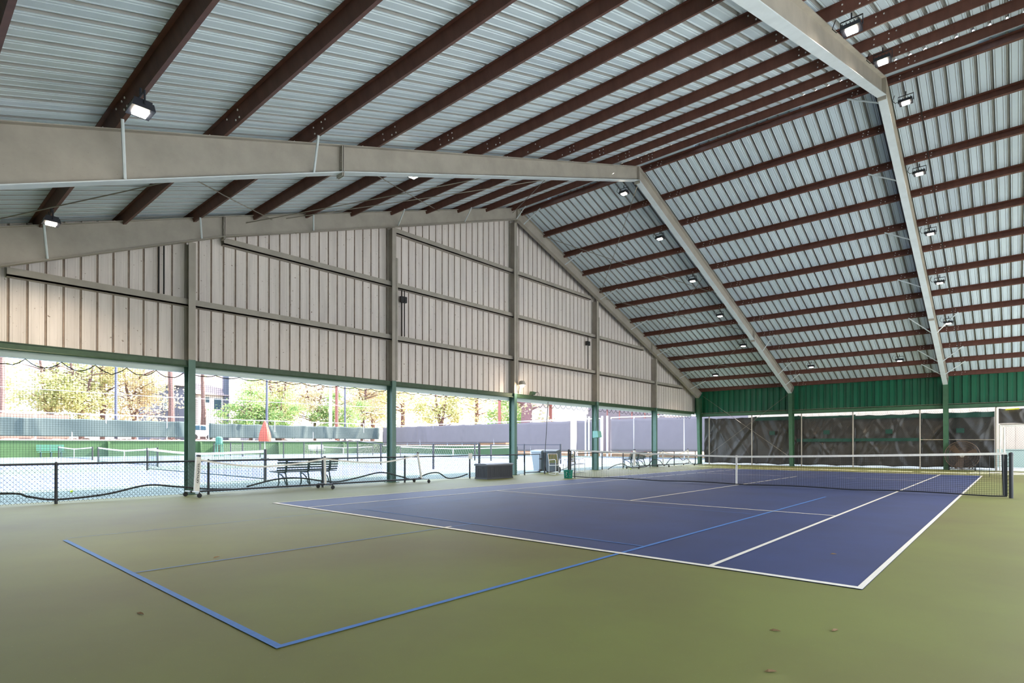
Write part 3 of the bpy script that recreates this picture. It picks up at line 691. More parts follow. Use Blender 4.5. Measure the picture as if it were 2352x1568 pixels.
m_ = MB(); m_.box(5.485-0.026, 5.485+0.026, NY-0.012, NY+0.012, 0.0, 0.925); m_.build('centre_strap', ['net_white'], t)
for px in (X1-0.02, X0+0.02):
    m_ = MB(); m_.box(px-0.03, px+0.03, NY-0.006, NY+0.006, 0.05, 1.02)
    for k in range(12): m_.tube([(px+0.02, NY, 0.1+k*0.08), (px+(0.09 if px > 5 else -0.09), NY, 0.13+k*0.08)], 0.004, 4)
    m_.build('side_band', ['net_black'], t)
# thin windscreen tie frame beyond the net at right (a low wire stand)
t = thing('wire_stand', (10.95, 22.9, 0), 'thin black wire stand on the floor beyond the right end of the tennis net', 'stand')
m_ = MB(); m_.tube([(10.85, 23.0, 0.0), (11.2, 23.0, 0.0), (11.2, 23.0, 0.8), (10.9, 23.0, 0.8), (10.9, 23.0, 0.05)], 0.008, 5); m_.build('wire_loop', ['black'], t)

# ------------------------------------------------------------------ ball hopper
t = thing('ball_hopper', (-0.62, 11.45, 0), 'green plastic ball basket with tall wire handles by the left net post', 'ball basket')
hx, hy = -0.62, 11.45
m_ = MB(); A_, B_, H_ = 0.155, 0.14, 0.29
def ring_(z, s): 
    n = 24; return [(hx+s*A_*math.copysign(abs(math.cos(2*PI*i/n))**0.6, math.cos(2*PI*i/n)), hy+s*B_*math.copysign(abs(math.sin(2*PI*i/n))**0.6, math.sin(2*PI*i/n)), z) for i in range(n+1)]
rows = [ring_(0.01+H_*j/12, 0.9+0.12*j/12) for j in range(13)]
n = 24
vs = [v for r_ in rows for v in r_]; fs = []
for j in range(12):
    for i in range(n):
        if j in (2, 3, 5, 6, 8, 9) and i % 4 in (1, 2) and not (j in (5, 6) and i % 4 == 1): 
            if j in (2, 5, 8) or True: 
                if (i//4 + j//3) % 2 == 0 or j % 3 == 2: continue
        fs.append((j*25+i, j*25+i+1, (j+1)*25+i+1, (j+1)*25+i))
m_.add(vs, fs); m_.add(ring_(0.01, 0.9)[:-1], [tuple(range(n))]); o = m_.build('basket', ['hopper'], t); o.modifiers.new('thickness', 'SOLIDIFY').thickness = 0.008
m_ = MB(); m_.tube(ring_(0.3, 1.03), 0.009, 6); m_.build('rim', ['hopper'], t)
for s_ in (-1, 1):
    m_ = MB(); yy = hy+s_*0.12
    m_.tube([(hx-0.15, yy, 0.28), (hx-0.13, yy, 0.62), (hx-0.08, yy, 0.69), (hx+0.08, yy, 0.69), (hx+0.13, yy, 0.62), (hx+0.15, yy, 0.28)], 0.008, 6); m_.build('handle', ['black'], t)

# ------------------------------------------------------------------ deck box
t = thing('deck_box', (-2.7, 9.6, 0), 'charcoal grey resin deck box standing on the green floor left of the ridge column', 'storage box')
m_ = MB(); m_.box(-2.98, -2.36, 8.92, 10.28, 0.0, 0.50)
for k in range(26): m_.box(-2.362, -2.35, 8.96+k*0.05, 8.985+k*0.05, 0.06, 0.46)
for k in range(11): m_.box(-2.94+k*0.052, -2.915+k*0.052, 8.908, 8.922, 0.06, 0.46)
m_.box(-2.99, -2.345, 8.905, 10.295, 0.0, 0.05); m_.build('body', ['plastic_grey'], t)
m_ = MB(); m_.prism([(-3.0, 0.49), (-2.33, 0.49), (-2.33, 0.53), (-2.42, 0.56), (-2.92, 0.56), (-3.0, 0.53)], 'y', 8.88, 10.32); m_.build('lid', ['plastic_greyl'], t)
m_ = MB(); m_.box(-2.8, -2.56, 8.895, 8.907, 0.39, 0.42); m_.build('handle', ['black'], t)

# ------------------------------------------------------------------ low black fence along the gable openings
FX = -3.33
t = thing('low_fence', (FX, 3, 0), 'low black chain link fence along the left openings, up to the gate', 'fence')
for y in (-6.05, -3.06, -0.06, 3.05, 6.01, 8.98, 12.1):
    m_ = MB(); m_.tube([(FX, y, 0), (FX, y, 0.86)], 0.03, 10); m_.lathe((FX, y, 0.86), [(0.034, -0.02), (0.034, 0.0), (0.015, 0.03)], 10); m_.build('fence_post', ['fence_black'], t)
m_ = MB(); m_.tube([(FX, -6.05, 0.845), (FX, 12.1, 0.845)], 0.021, 8); m_.build('top_rail', ['fence_black'], t)
m_ = MB(); chain(m_, (FX, 0, 0), (0, 1, 0), -6.05, 12.1, 0.03, 0.85, 0.085, 0.0036, slope=1.1); m_.build('chain_link', ['wire'], t)
def hose(pts, lab, r=0.022):
    m_ = MB(); P = [Vector(p) for p in pts]; out = []
    for i in range(len(P)-1):
        p0, p1, p2, p3 = P[max(i-1, 0)], P[i], P[i+1], P[min(i+2, len(P)-1)]
        for j in range(8):
            u = j/8; out.append(0.5*((2*p1)+(p2-p0)*u+(2*p0-5*p1+4*p2-p3)*u*u+(3*p1-p0-3*p2+p3)*u**3))
    out.append(P[-1]); m_.tube(out, r, 8)
    return tag(m_.build('black_hose', ['cable'], loc=pts[0], smooth=True), lab, 'hose', 'black hoses tied along the low fence')
hose([(-3.38, -6.0, 0.26), (-3.38, -3.9, 0.27), (-3.36, -3.5, 0.18), (-3.36, -3.06, 0.09), (-3.38, -2.2, 0.14), (-3.38, -1.4, 0.30), (-3.38, -0.8, 0.24), (-3.38, -0.1, 0.14), (-3.36, 0.5, 0.10)], 'black hose sagging along the fence at the far left edge')
hose([(-3.38, 0.9, 0.14), (-3.38, 1.7, 0.30), (-3.38, 2.4, 0.30), (-3.38, 3.1, 0.18), (-3.38, 3.6, 0.14), (-3.38, 4.3, 0.24), (-3.38, 5.1, 0.36), (-3.38, 5.8, 0.22), (-3.36, 6.4, 0.08), (-3.38, 7.0, 0.24), (-3.38, 7.5, 0.26), (-3.36, 7.9, 0.06), (-3.36, 8.4, 0.06), (-3.38, 8.9, 0.16)], 'black hose waving along the fence behind the rolling net')
# gate beside the ridge column
t = thing('fence_gate', (FX, 12.6, 0), 'narrow black fence gate right of the ridge column, by the pale bin', 'gate')
m_ = MB(); m_.tube([(FX, 12.14, 0.10), (FX, 13.1, 0.10)], 0.018, 8); m_.tube([(FX, 12.14, 0.845), (FX, 13.1, 0.845)], 0.018, 8); m_.tube([(FX, 13.1, 0.06), (FX, 13.1, 0.87)], 0.02, 8); m_.build('gate_frame', ['fence_black'], t)
m_ = MB(); m_.box(FX-0.03, FX+0.03, 13.08, 13.2, 0.62, 0.68); m_.box(FX-0.03, FX+0.03, 13.06, 13.2, 0.12, 0.2); m_.build('latch', ['black'], t)
t = thing('tall_pole', (FX, 13.42, 0), 'thin dark pole rising from the gate to the header', 'pole')
m_ = MB(); m_.tube([(FX, 13.42, 0), (FX, 13.45, 0.9)], 0.035, 8); m_.tube([(FX, 13.45, 0.85), (FX-0.1, 13.78, 3.12)], 0.014, 8); m_.build('pole_shaft', ['fence_black'], t)
t = thing('low_fence', (FX, 22, 0), 'low black fence behind the chairs and the second bench, right of the gate', 'fence')
for y in (18.3, 20.3, 23.2, 26.2, 29.2):
    m_ = MB(); m_.tube([(FX-0.25, y, 0), (FX-0.25, y, 0.86)], 0.028, 8); m_.build('fence_post', ['fence_black'], t)
m_ = MB(); m_.tube([(FX-0.25, 16.2, 0.845), (FX-0.25, 29.2, 0.845)], 0.02, 8); m_.build('top_rail', ['fence_black'], t)
m_ = MB(); chain(m_, (FX-0.25, 0, 0), (0, 1, 0), 18.3, 29.2, 0.03, 0.85, 0.1, 0.002, slope=1.1); m_.build('chain_link', ['wire'], t)
hose([(-3.5, 13.9, 0.05), (-3.45, 14.8, 0.12), (-3.5, 15.8, 0.33), (-3.5, 16.6, 0.36)], 'black hose rising behind the lawn chairs', 0.016)
hose([(-3.3, 18.4, 0.03), (-3.4, 19.2, 0.2), (-3.4, 20.0, 0.25), (-3.35, 20.6, 0.05), (-3.3, 21.5, 0.03), (-3.4, 22.6, 0.08), (-3.4, 23.2, 0.4), (-3.4, 24.0, 0.35), (-3.4, 24.6, 0.05), (-3.4, 25.4, 0.42), (-3.4, 26.4, 0.5), (-3.4, 27.0, 0.3), (-3.4, 27.6, 0.38), (-3.3, 28.2, 0.04), (-3.2, 29.2, 0.05)], 'wavy black hose on the floor in front of the far bench', 0.02)

# ------------------------------------------------------------------ rolling practice nets
def rolling_net(ox, oy, L, label, writing=False):
    t = thing('rolling_net', (ox, oy, 0), label, 'portable net', 'portable nets on casters')
    b = MB(); b.tube([(ox, oy-0.05, 0.13), (ox, oy+L+0.1, 0.13)], 0.024, 8); b.build('base_bar', ['fence_black'], t)
    for k, y in enumerate((oy, oy+L*0.5, oy+L)):
        f = MB(); f.tube([(ox-0.33, y-0.04, 0.13), (ox+0.33, y+0.04, 0.13)], 0.02, 8); ft = f.build('foot', ['steel_light' if k != 1 else 'black'], t)
        for s_ in (-1, 1):
            wl = MB(); wx = ox+s_*0.33; wy = y+s_*0.04
            wl.lathe((wx, wy, 0.055), [(0.02, -0.018), (0.052, -0.014), (0.055, 0), (0.052, 0.014), (0.02, 0.018)], 14, axis='x')
            wl.tube([(wx, wy, 0.055), (wx, wy, 0.14)], 0.012, 6); wl.build('caster', ['black_rubber'], ft)
    posts = [((ox+0.02, oy+0.08, 0.13), (ox+0.02, oy+0.12, 0.96)), ((ox, oy+L*0.5, 0.13), (ox, oy+L*0.5-0.03, 0.88)), ((ox, oy+L, 0.13), (ox, oy+L-0.16, 0.96))]
    for k, (p, q) in enumerate(posts):
        m_ = MB(); 
        if k == 0: m_.bar(p, q, 0.10, 0.10, 0)
        else: m_.bar(p, q, 0.05, 0.05, 0)
        po = m_.build('net_post', ['net_white'], t)
        cp = MB(); qq = Vector(q); cp.bar(qq, qq+Vector((0, 0.005, 0.05)), 0.085 if k == 0 else 0.05, None, 0); cp.build('post_cap', ['black'], po)
        if k == 0 and writing:
            # upright run of illegible dark lettering on the face turned to the court
            lt = MB(); R = random.Random(4); P = Vector(p); D = Vector(q)-P
            for j in range(9):
                c0 = P+D*(0.27+0.065*j)+Vector((0.052, 0, 0))
                for s2 in range(3):
                    a = R.uniform(-1.2, 1.2); e = Vector((0, math.cos(a)*0.024, math.sin(a)*0.024)); oo = Vector((0, R.uniform(-0.012, 0.012), R.uniform(-0.014, 0.014)))
                    lt.bar(c0+oo-e, c0+oo+e, 0.006, 0.012, 0, up=(1,0,0))
            lt.build('lettering', ['ink'], po)
    tops = [(oy+0.10, 0.92), (oy+L*0.25, 0.70), (oy+L*0.5-0.03, 0.87), (oy+L*0.75, 0.72), (oy+L-0.16, 0.94)]
    def tz(y):
        pts = tops
        for i in range(4):
            if pts[i][0] <= y <= pts[i+1][0]:
                u = (y-pts[i][0])/(pts[i+1][0]-pts[i][0]); u2 = 1-(1-u)**1.6 if i % 2 == 0 else u**1.6
                return pts[i][1]+(pts[i+1][1]-pts[i][1])*u2
        return 0.8
    ys = [tops[0][0]+(tops[-1][0]-tops[0][0])*i/48 for i in range(49)]
    m_ = MB(); sheet([[(ox-0.004, y, tz(y)-0.045) for y in ys], [(ox-0.004, y, tz(y)) for y in ys], [(ox+0.004, y, tz(y)) for y in ys], [(ox+0.004, y, tz(y)-0.045) for y in ys]], 0, m_); m_.build('top_tape', ['net_white'], t)
    m_ = MB(); r = 0.0014
    y = ys[0]
    while y < ys[-1]: m_.box(ox-r, ox+r, y-r, y+r, 0.16, tz(y)-0.04); y += 0.055
    for k in range(11): m_.tube([(ox, y, 0.17+(tz(y)-0.21)*k/11) for y in ys], r, 3, cap=False)
    m_.build('net_mesh', ['net_thin'], t)
    return t
rolling_net(-2.82, -0.6, 6.9, 'long rolling net on casters along the left fence, with lettering on its left post', True)
rolling_net(-3.0, 20.3, 6.7, 'second rolling net in the far corner, seen through the tennis net')

# ------------------------------------------------------------------ slatted benches with iron supports
def park_bench(ox, oy, L, label, group):
    """bench running along +y, backrest on its +x side"""
    t = thing('park_bench', (ox, oy, 0), label, 'bench', group)
    for k in range(5):
        m_ = MB(); x = ox-0.06-0.095*k; m_.box(x-0.04, x+0.04, oy, oy+L, 0.43+0.004*k, 0.455+0.004*k); m_.build('seat_slat', ['bench_green'], t)
    for k in range(5):
        m_ = MB(); z = 0.5+0.073*k; x = ox+0.0+0.02*k; m_.bar((x, oy, z), (x, oy+L, z), 0.022, 0.045); m_.build('back_slat', ['bench_green'], t)
    for u in (0.14, 0.5, 0.86):
        y = oy+L*u; m_ = MB()
        m_.tube([(ox+0.13, y, 0.01), (ox+0.05, y, 0.2), (ox-0.01, y, 0.42), (ox+0.03, y, 0.6), (ox+0.10, y, 0.84)], 0.024, 6)
        m_.tube([(ox-0.50, y, 0.01), (ox-0.42, y, 0.1), (ox-0.45, y, 0.28), (ox-0.47, y, 0.42)], 0.022, 6)
        m_.tube([(ox-0.47, y, 0.41), (ox-0.2, y, 0.42), (ox+0.0, y, 0.42)], 0.02, 6)
        m_.tube([(ox-0.45, y, 0.38), (ox-0.3, y, 0.36), (ox-0.12, y, 0.27), (ox-0.02, y, 0.12), (ox+0.08, y, 0.05)], 0.02, 6)
        m_.bar((ox+0.0, y, 0.44), (ox+0.08, y, 0.82), 0.05, 0.05)
        m_.build('iron_support', ['bench_iron'], t, smooth=True)
    return t
b1 = park_bench(-4.25, 2.12, 1.95, 'dark green slatted bench just outside the low fence, behind the rolling net', 'slatted park benches')
dup(b1, (-4.35, 22.2, 0), 'dark slatted bench far off, seen through the tennis net left of the slim column')
# ------------------------------------------------------------------ lawn chairs
def lawn_chair(label):
    t = thing('lawn_chair', (0, 0, 0), label, 'chair', 'webbed lawn chairs')
    for s_ in (-1, 1):
        m_ = MB(); y = s_*0.27
        m_.tube([(0.24, y, 0.012), (0.24, y, 0.60), (0.16, y, 0.63), (-0.22, y, 0.60)], 0.0125, 8); m_.tube([(0.24, y, 0.012), (-0.22, y, 0.012)], 0.0125, 8); m_.tube([(-0.22, y, 0.012), (-0.22, y, 0.60)], 0.0125, 8)
        m_.build('side_frame', ['white_tube'], t)
    m_ = MB(); m_.tube([(-0.22, -0.25, 0.38), (-0.33, -0.25, 0.86), (-0.33, 0.25, 0.86), (-0.22, 0.25, 0.38)], 0.0125, 8); m_.tube([(0.24, -0.27, 0.39), (0.24, 0.27, 0.39)], 0.0125, 8); m_.tube([(-0.22, -0.27, 0.37), (-0.22, 0.27, 0.37)], 0.0125, 8); m_.tube([(0.24, -0.27, 0.39), (-0.22, -0.27, 0.37)], 0.0125, 8); m_.tube([(0.24, 0.27, 0.39), (-0.22, 0.27, 0.37)], 0.0125, 8)
    m_.build('cross_frame', ['white_tube'], t)
    m_ = MB()
    for k in range(6):
        z = 0.50+0.06*k; x = -0.25-0.105*(z-0.38)/0.48
        m_.box(x-0.005, x+0.002, -0.25, 0.25, z-0.02, z+0.02, 0)
    for k in range(6):
        y = -0.2+0.08*k; m_.bar((-0.268, y, 0.46), (-0.334, y, 0.85), 0.016, 0.004, 1, up=(1,0,0))
    m_.build('back_webbing', ['web_green', 'web_orange'], t)
    m_ = MB()
    for k in range(6): m_.box(-0.2+0.075*k, -0.15+0.075*k, -0.26, 0.26, 0.385, 0.39, k % 2)
    m_.build('seat_webbing', ['web_green', 'web_orange'], t)
    return t
ch = lawn_chair('white framed lawn chair with green webbing beside the dark bin'); ch.location = (-2.75, 13.55, 0); ch.rotation_euler = (0, 0, -0.25)
dup(ch, (-2.85, 15.15, 0), 'white framed lawn chair with green webbing right behind the left net post', 0.1)
# ------------------------------------------------------------------ wheeled bins
def bin_(mat_, label):
    t = thing('wheeled_bin', (0, 0, 0), label, 'bin', 'wheeled bins')
    m_ = MB(); vs = []
    for z, a, b in ((0.06, 0.20, 0.2), (0.88, 0.28, 0.28), (0.92, 0.30, 0.30)): vs += [(-a, -b, z), (a, -b, z), (a, b, z), (-a, b, z)]
    fs = [(3, 2, 1, 0), (8, 9, 10, 11)]
    for i in range(2):
        for j in range(4): fs.append((i*4+j, i*4+(j+1) % 4, (i+1)*4+(j+1) % 4, (i+1)*4+j))
    m_.add(vs, fs); m_.build('body', [mat_], t)
    m_ = MB(); m_.prism([(-0.31, 0.92), (0.33, 0.92), (0.30, 0.98), (0.1, 1.03), (-0.28, 0.99)], 'x', -0.31, 0.31); m_.build('lid', [mat_], t)
    m_ = MB(); m_.tube([(-0.25, 0.32, 0.9), (-0.25, 0.40, 0.92), (0.25, 0.40, 0.92), (0.25, 0.32, 0.9)], 0.015, 8); m_.build('handle', [mat_], t)
    for s_ in (-1, 1):
        m_ = MB(); m_.lathe((s_*0.25, 0.24, 0.13), [(0.05, -0.03), (0.13, -0.025), (0.13, 0.025), (0.05, 0.03)], 16, axis='x'); m_.build('wheel', ['black_rubber'], t)
    return t
bn = bin_('bin_blue', 'pale grey wheeled bin outside the gate'); bn.location = (-4.35, 14.35, 0)
bn2 = bin_('bin_dark', 'dark grey wheeled bin right of the pale one, by the thin pole'); bn2.location = (-3.68, 14.4, 0); bn2.rotation_euler = (0, 0, 0.3)
# sign plate on the fence post beside the deck box
m_ = MB(); m_.box(FX+0.03, FX+0.04, 8.88, 9.08, 0.72, 0.93); tag(m_.build('small_plate', ['net_white'], loc=(FX+0.03, 8.98, 0.8)), 'small blank white plate on the fence post left of the deck box', 'plate')
# ------------------------------------------------------------------ tennis balls, debris
def ball(loc, lab):
    bm = MB(); pr2 = [(0.033*math.sin(PI*i/10)+0.0001, -0.033*math.cos(PI*i/10)) for i in range(11)]; bm.lathe(loc, pr2, 14)
    tag(bm.build('tennis_ball', ['ball'], loc=loc, smooth=True), lab, 'tennis ball', 'tennis balls on the floor')
ball((-2.6, 19.4, 0.033), 'tennis ball on the floor by the far rolling net')
ball((0.15, 26.8, 0.033), 'tennis ball near the foot of the tarps, beyond the far service box')
ball((-6.6, -2.2, 0.033), 'tennis ball on the sunny outdoor court at the far left')
DEB = [((10.75, -1.62), 0.3, 'dry brown leaf on the green floor, right of the bottom centre'), ((11.05, -1.35), 1.2, 'dry brown leaf on the green floor, the right one of the near pair'), ((10.95, -2.35), 0.7, 'dry brown leaf nearest the camera at the bottom edge'),
       ((7.1, -4.3), 0.2, 'dry brown twig on the floor left of the blue line corner'), ((5.3, -3.1), 2.1, 'small dry twig inside the blue rectangle at the left'), ((10.4, 1.6), 0.5, 'dry leaf on the blue court near the right sideline')]
for k, ((x, y), a, lab) in enumerate(DEB):
    m_ = MB(); c_, s_ = math.cos(a), math.sin(a); L_ = 0.035 if k not in (3, 4) else 0.05
    pts = [(-L_, 0, 0.004), (-L_*0.3, 0.010, 0.012), (L_*0.5, 0.008, 0.010), (L_, 0, 0.005), (L_*0.4, -0.009, 0.006), (-L_*0.4, -0.008, 0.004)]
    pts = [(x+p[0]*c_-p[1]*s_, y+p[0]*s_+p[1]*c_, p[2]) for p in pts]
    m_.add(pts, [(0, 1, 2, 3, 4, 5)]); o = m_.build('dry_leaf', ['leaf_dry'], loc=(x, y, 0.002)); o.modifiers.new('thickness', 'SOLIDIFY').thickness = 0.002
    tag(o, lab, 'leaf', 'dry leaves on the floor')

# ================================================================== OUTDOORS
g = MB()
g.box(-62.0, XL-0.05, -60, 46, -0.2, -0.004, 0)
g.box(XL-0.05, 60, 30.3, 46, -0.2, -0.004, 3); g.box(XL-0.05, 60, -60, YN, -0.2, -0.004, 3); g.box(XR, 60, YN, 30.3, -0.2, -0.004, 3)  # pale areas outside the walls, added as bounce for the hall
for ox in (-19.3, -36.3, -56.5):
    for oy in (-7.5, 19.3):
        patch(g, ox, ox+10.97, oy, oy+23.77, 0.0, 1); court_lines(g, ox, oy, 0.003)
struct(g.build('ground', ['ground', 'ground_blue', 'line_white', 'bounce_ground']))
g = MB(); g.box(-200, -62.3, -120, 160, -0.2, 1.65); g.box(-62, 80, 46.3, 160, -0.2, 0.3); g.box(-62, -36, 46.3, 160, 0.3, 1.6)
struct(g.build('bank_ground', ['soil']))
# retaining walls with fins
t = thing('retaining_wall', (-62, 18, 0), 'low green retaining wall at the far side of the outdoor courts', 'wall')
g = MB(); g.box(-62.3, -62, -60, 46.3, 0, 1.68); g.build('wall_face', ['retaining'], t)
g = MB(); g.box(-62.35, -61.9, -60, 46.3, 1.68, 1.8); g.build('coping', ['coping'], t)
for y in (10.95, 20.1, 22.3, 29.6, 39.2, 45.9):
    f = MB(); f.prism([(-62.0, 0), (-61.35, 0), (-61.5, 1.55), (-62.0, 1.6)], 'y', y, y+0.2); f.build('buttress', ['retaining'], t)
t = thing('retaining_wall', (-49, 46, 0), 'low green wall below the grey windscreen, behind the second fence', 'wall')
g = MB(); g.box(-62, -35, 46.0, 46.3, 0, 1.05); g.build('wall_face', ['retaining'], t)
g = MB(); g.box(-62, -35, 45.9, 46.35, 1.05, 1.17); g.build('coping', ['coping'], t)
# rubble on the bank
m_ = MB()
for k in range(60):
    R = random.Random(k); y = 4+k*0.68+R.uniform(-0.3, 0.3); sc = R.uniform(0.12, 0.4); q = MB()
    q.lathe((0, 0, 0), [(0.3*sc, 0), (1.0*sc, 0.15*sc), (0.9*sc, 0.55*sc), (0.4*sc, 0.8*sc)], 7)
    m_.add([(a-62.85+R.uniform(-0.2, 0.1), b*1.3+y, c+1.66) for a, b, c in q.v], q.f)
tag(m_.build('rubble', ['rubble'], loc=(-62.85, 24, 1.66)), 'red brown rubble along the top of the far green wall, under the windscreen', 'rubble', kind='stuff')
def windscreen(P0, P1, zb, zt, mat_, lab, rail=0.5, group=None, fold=True, white=False):
    P0, P1 = Vector(P0), Vector(P1); L = (P1-P0).length; d = (P1-P0)/L; nrm = Vector((d.y, -d.x, 0))
    t = thing('windscreen_fence', tuple((P0+P1)/2), lab, 'fence', group)
    n = int(L/3.0)+1
    for i in range(n+1):
        p = P0+d*(L*i/n); m_ = MB(); m_.tube([(p.x, p.y, zb-0.6), (p.x, p.y, zt+rail)], 0.06 if not white else 0.07, 6); m_.build('fence_post', ['pole_white'], t)
    m_ = MB(); a, b = P0, P1; m_.tube([(a.x, a.y, zt+rail), (b.x, b.y, zt+rail)], 0.06, 6); m_.build('top_rail', ['pole_white'], t)
    nx = int(L*2); R = random.Random(int(L*10)); cr = [(R.uniform(0, L), R.uniform(-0.5, 0.5), R.uniform(0.1, 0.3), R.uniform(0.05, 0.16)) for _ in range(int(L/2.0))]
    rows = []
    for j in range(13):
        v = j/12; row = []
        for i in range(nx*2+1):
            u = L*i/(nx*2); z = zb+(zt-zb)*v-0.07*abs(math.sin(u*PI/3.0))*(v)
            dd = 0.05*math.sin(u*1.3+v)
            for cx, sl, wd, am in cr:
                e = (u-cx-sl*(v*2))/wd
                if abs(e) < 3: dd += am*math.exp(-e*e)
            p = P0+d*u+nrm*(dd+0.08); row.append((p.x, p.y, z))
        rows.append(row)
    m_ = MB(); sheet(rows, 0, m_); o = m_.build('windscreen', [mat_], t, smooth=True); o.modifiers.new('thickness', 'SOLIDIFY').thickness = 0.01
    return t
windscreen((-62.3, -30, 0), (-62.3, 19.7, 0), 2.1, 4.0, 'screen_green', 'long green windscreen fence at the far left, before the gap with the car', group='windscreen fences')
windscreen((-62.3, 21.3, 0), (-62.3, 45.8, 0), 2.1, 3.9, 'screen_green', 'green windscreen fence behind the closed red umbrella', group='windscreen fences')
windscreen((-61.6, 46.2, 0), (-35.0, 46.2, 0), 1.5, 3.95, 'screen_grey', 'grey windscreen left of the ridge column, above the low green wall', rail=0.15, group='grey windscreens')
windscreen((-34.8, 46.2, 0), (-25.9, 46.2, 0), 0.5, 3.95, 'screen_grey', 'creased grey windscreen between the ridge column and the white gate posts', rail=0.15, group='grey windscreens')
windscreen((-25.0, 46.2, 0), (-21.9, 46.2, 0), 0.5, 3.95, 'screen_grey', 'narrow grey windscreen between the white gate posts', rail=0.15, group='grey windscreens')
windscreen((-20.6, 46.2, 0), (-4.0, 46.2, 0), 0.6, 4.0, 'screen_grey', 'broad grey windscreen at the right end of the openings', rail=0.15, group='grey windscreens')
t = thing('gate_posts', (-23.5, 46, 0), 'thick white gate posts between the grey windscreens', 'gate')
for x in (-25.6, -25.15, -23.75, -23.3, -21.6, -20.95):
    m_ = MB(); m_.tube([(x, 46.0, 0), (x, 46.0, 4.35)], 0.1, 8); m_.build('gate_post', ['pole_white'], t)
# outdoor tennis nets
def out_net(x0, x1, y, lab):
    t = thing('outdoor_net', ((x0+x1)/2, y, 0), lab, 'tennis net', 'outdoor tennis nets'); c_ = (x0+x1)/2
    def z_(x): return 0.914+0.156*(abs(x-c_)/(x1-c_))**1.3
    for x in (x0, x1):
        m_ = MB(); m_.tube([(x, y, 0), (x, y, 1.1)], 0.05, 8); m_.build('net_post', ['black'], t)
    xs_ = [x0+(x1-x0)*i/24 for i in range(25)]
    m_ = MB(); sheet([[(x, y-0.01, z_(x)-0.09) for x in xs_], [(x, y-0.01, z_(x)) for x in xs_], [(x, y+0.01, z_(x)) for x in xs_], [(x, y+0.01, z_(x)-0.09) for x in xs_]], 0, m_); m_.build('top_tape', ['net_white'], t)
    m_ = MB(); x = x0
    while x < x1: m_.box(x-0.003, x+0.003, y-0.003, y+0.003, 0.08, z_(x)-0.05); x += 0.1
    for k in range(9): m_.tube([(x, y, 0.1+(z_(x)-0.15)*k/9) for x in xs_], 0.003, 3, cap=False)
    m_.tube([(x, y, 0.08) for x in xs_], 0.02, 5); m_.build('net_mesh', ['net_thin'], t)
    m_ = MB(); m_.box(c_-0.05, c_+0.05, y-0.015, y+0.015, 0, 0.92); m_.build('centre_strap', ['net_white'], t)
out_net(-20.2, -7.46, 3.25, 'outdoor tennis net nearest the building, just beyond the rolling net')
out_net(-37.2, -24.4, 4.9, 'outdoor tennis net on the middle court at the left')
out_net(-57.5, -44.6, 6.1, 'outdoor tennis net on the farthest court, by the green bench')
out_net(-57.0, -44.4, 32.6, 'outdoor tennis net beside the far pale bench, right of the umbrella')
out_net(-37.0, -20.5, 31.0, 'outdoor tennis net beyond the second wind column')
# fence between the court rows
t = thing('court_fence', (-30, 17.5, 0), 'low black fence dividing the outdoor courts, its rail level with the umbrella foot', 'fence')
FP = [(-6.5, 12.6), (-10.5, 13.25), (-18.0, 15.3), (-23.4, 17.1), (-25.0, 17.3), (-31.0, 18.6), (-35.8, 19.6), (-39.2, 19.4), (-44.5, 19.6), (-50, 20.2), (-55.1, 21.0), (-61.5, 21.6)]
for x, y in FP:
    m_ = MB(); m_.tube([(x, y, 0), (x, y, 1.5 if x < -20 else 1.3)], 0.055 if x > -40 else 0.07, 6); m_.build('fence_post', ['fence_black'], t)
m_ = MB(); m_.tube([(x, y, 1.5 if x < -20 else 1.3) for x, y in FP], 0.035, 6); m_.build('top_rail', ['fence_black'], t)
m_ = MB()
for i in range(len(FP)-1):
    a, b = Vector(FP[i]+(0,)), Vector(FP[i+1]+(0,)); L = (b-a).length; chain(m_, a, (b-a)/L, 0, L, 0.05, 1.3, 0.2, 0.004)
m_.build('chain_link', ['wire'], t)
t = thing('court_fence', (-19, 27, 0), 'short black fence and gate posts beyond the deck box, at the ridge column', 'fence')
for x, y in ((-20.2, 25.6), (-18.8, 26.0), (-14.5, 25.0), (-10.5, 24.0)):
    m_ = MB(); m_.tube([(x, y, 0), (x, y, 1.3)], 0.06, 6); m_.build('fence_post', ['fence_black'], t)
m_ = MB(); m_.tube([(-18.8, 26.0, 1.25), (-14.5, 25.0, 1.25), (-10.5, 24.0, 1.25)], 0.03, 6); m_.build('top_rail', ['fence_black'], t)
# outdoor benches
def far_bench(label, x, y, rz, mat_):
    t = thing('outdoor_bench', (0, 0, 0), label, 'bench', 'outdoor court benches')
    for k in range(4):
        m_ = MB(); m_.box(-0.12-0.14*k, 0.0-0.14*k, -1.1, 1.1, 0.5, 0.54); m_.v = [(a+0.2, b, c) for a, b, c in m_.v]; m_.build('seat_slat', [mat_], t)
    for k in range(4): m_ = MB(); m_.box(-0.42-0.03*k, -0.38-0.03*k, -1.1, 1.1, 0.66+0.16*k, 0.77+0.16*k); m_.build('back_slat', [mat_], t)
    for yy in (-0.8, 0, 0.8):
        m_ = MB(); m_.bar((0.15, yy, 0), (0.15, yy, 0.5), 0.08); m_.bar((-0.34, yy, 0), (-0.34, yy, 0.5), 0.08); m_.bar((-0.34, yy, 0.4), (-0.52, yy, 1.26), 0.07); m_.build('bench_leg', ['bench_iron'], t)
    t.location = (x, y, 0); t.rotation_euler = (0, 0, rz); return t
far_bench('green bench against the far green wall at the left', -60.9, 6.1, 0, 'bench_far')
far_bench('pale bench against the far green wall, right of the umbrella', -60.5, 34.6, 0, 'pole_white')
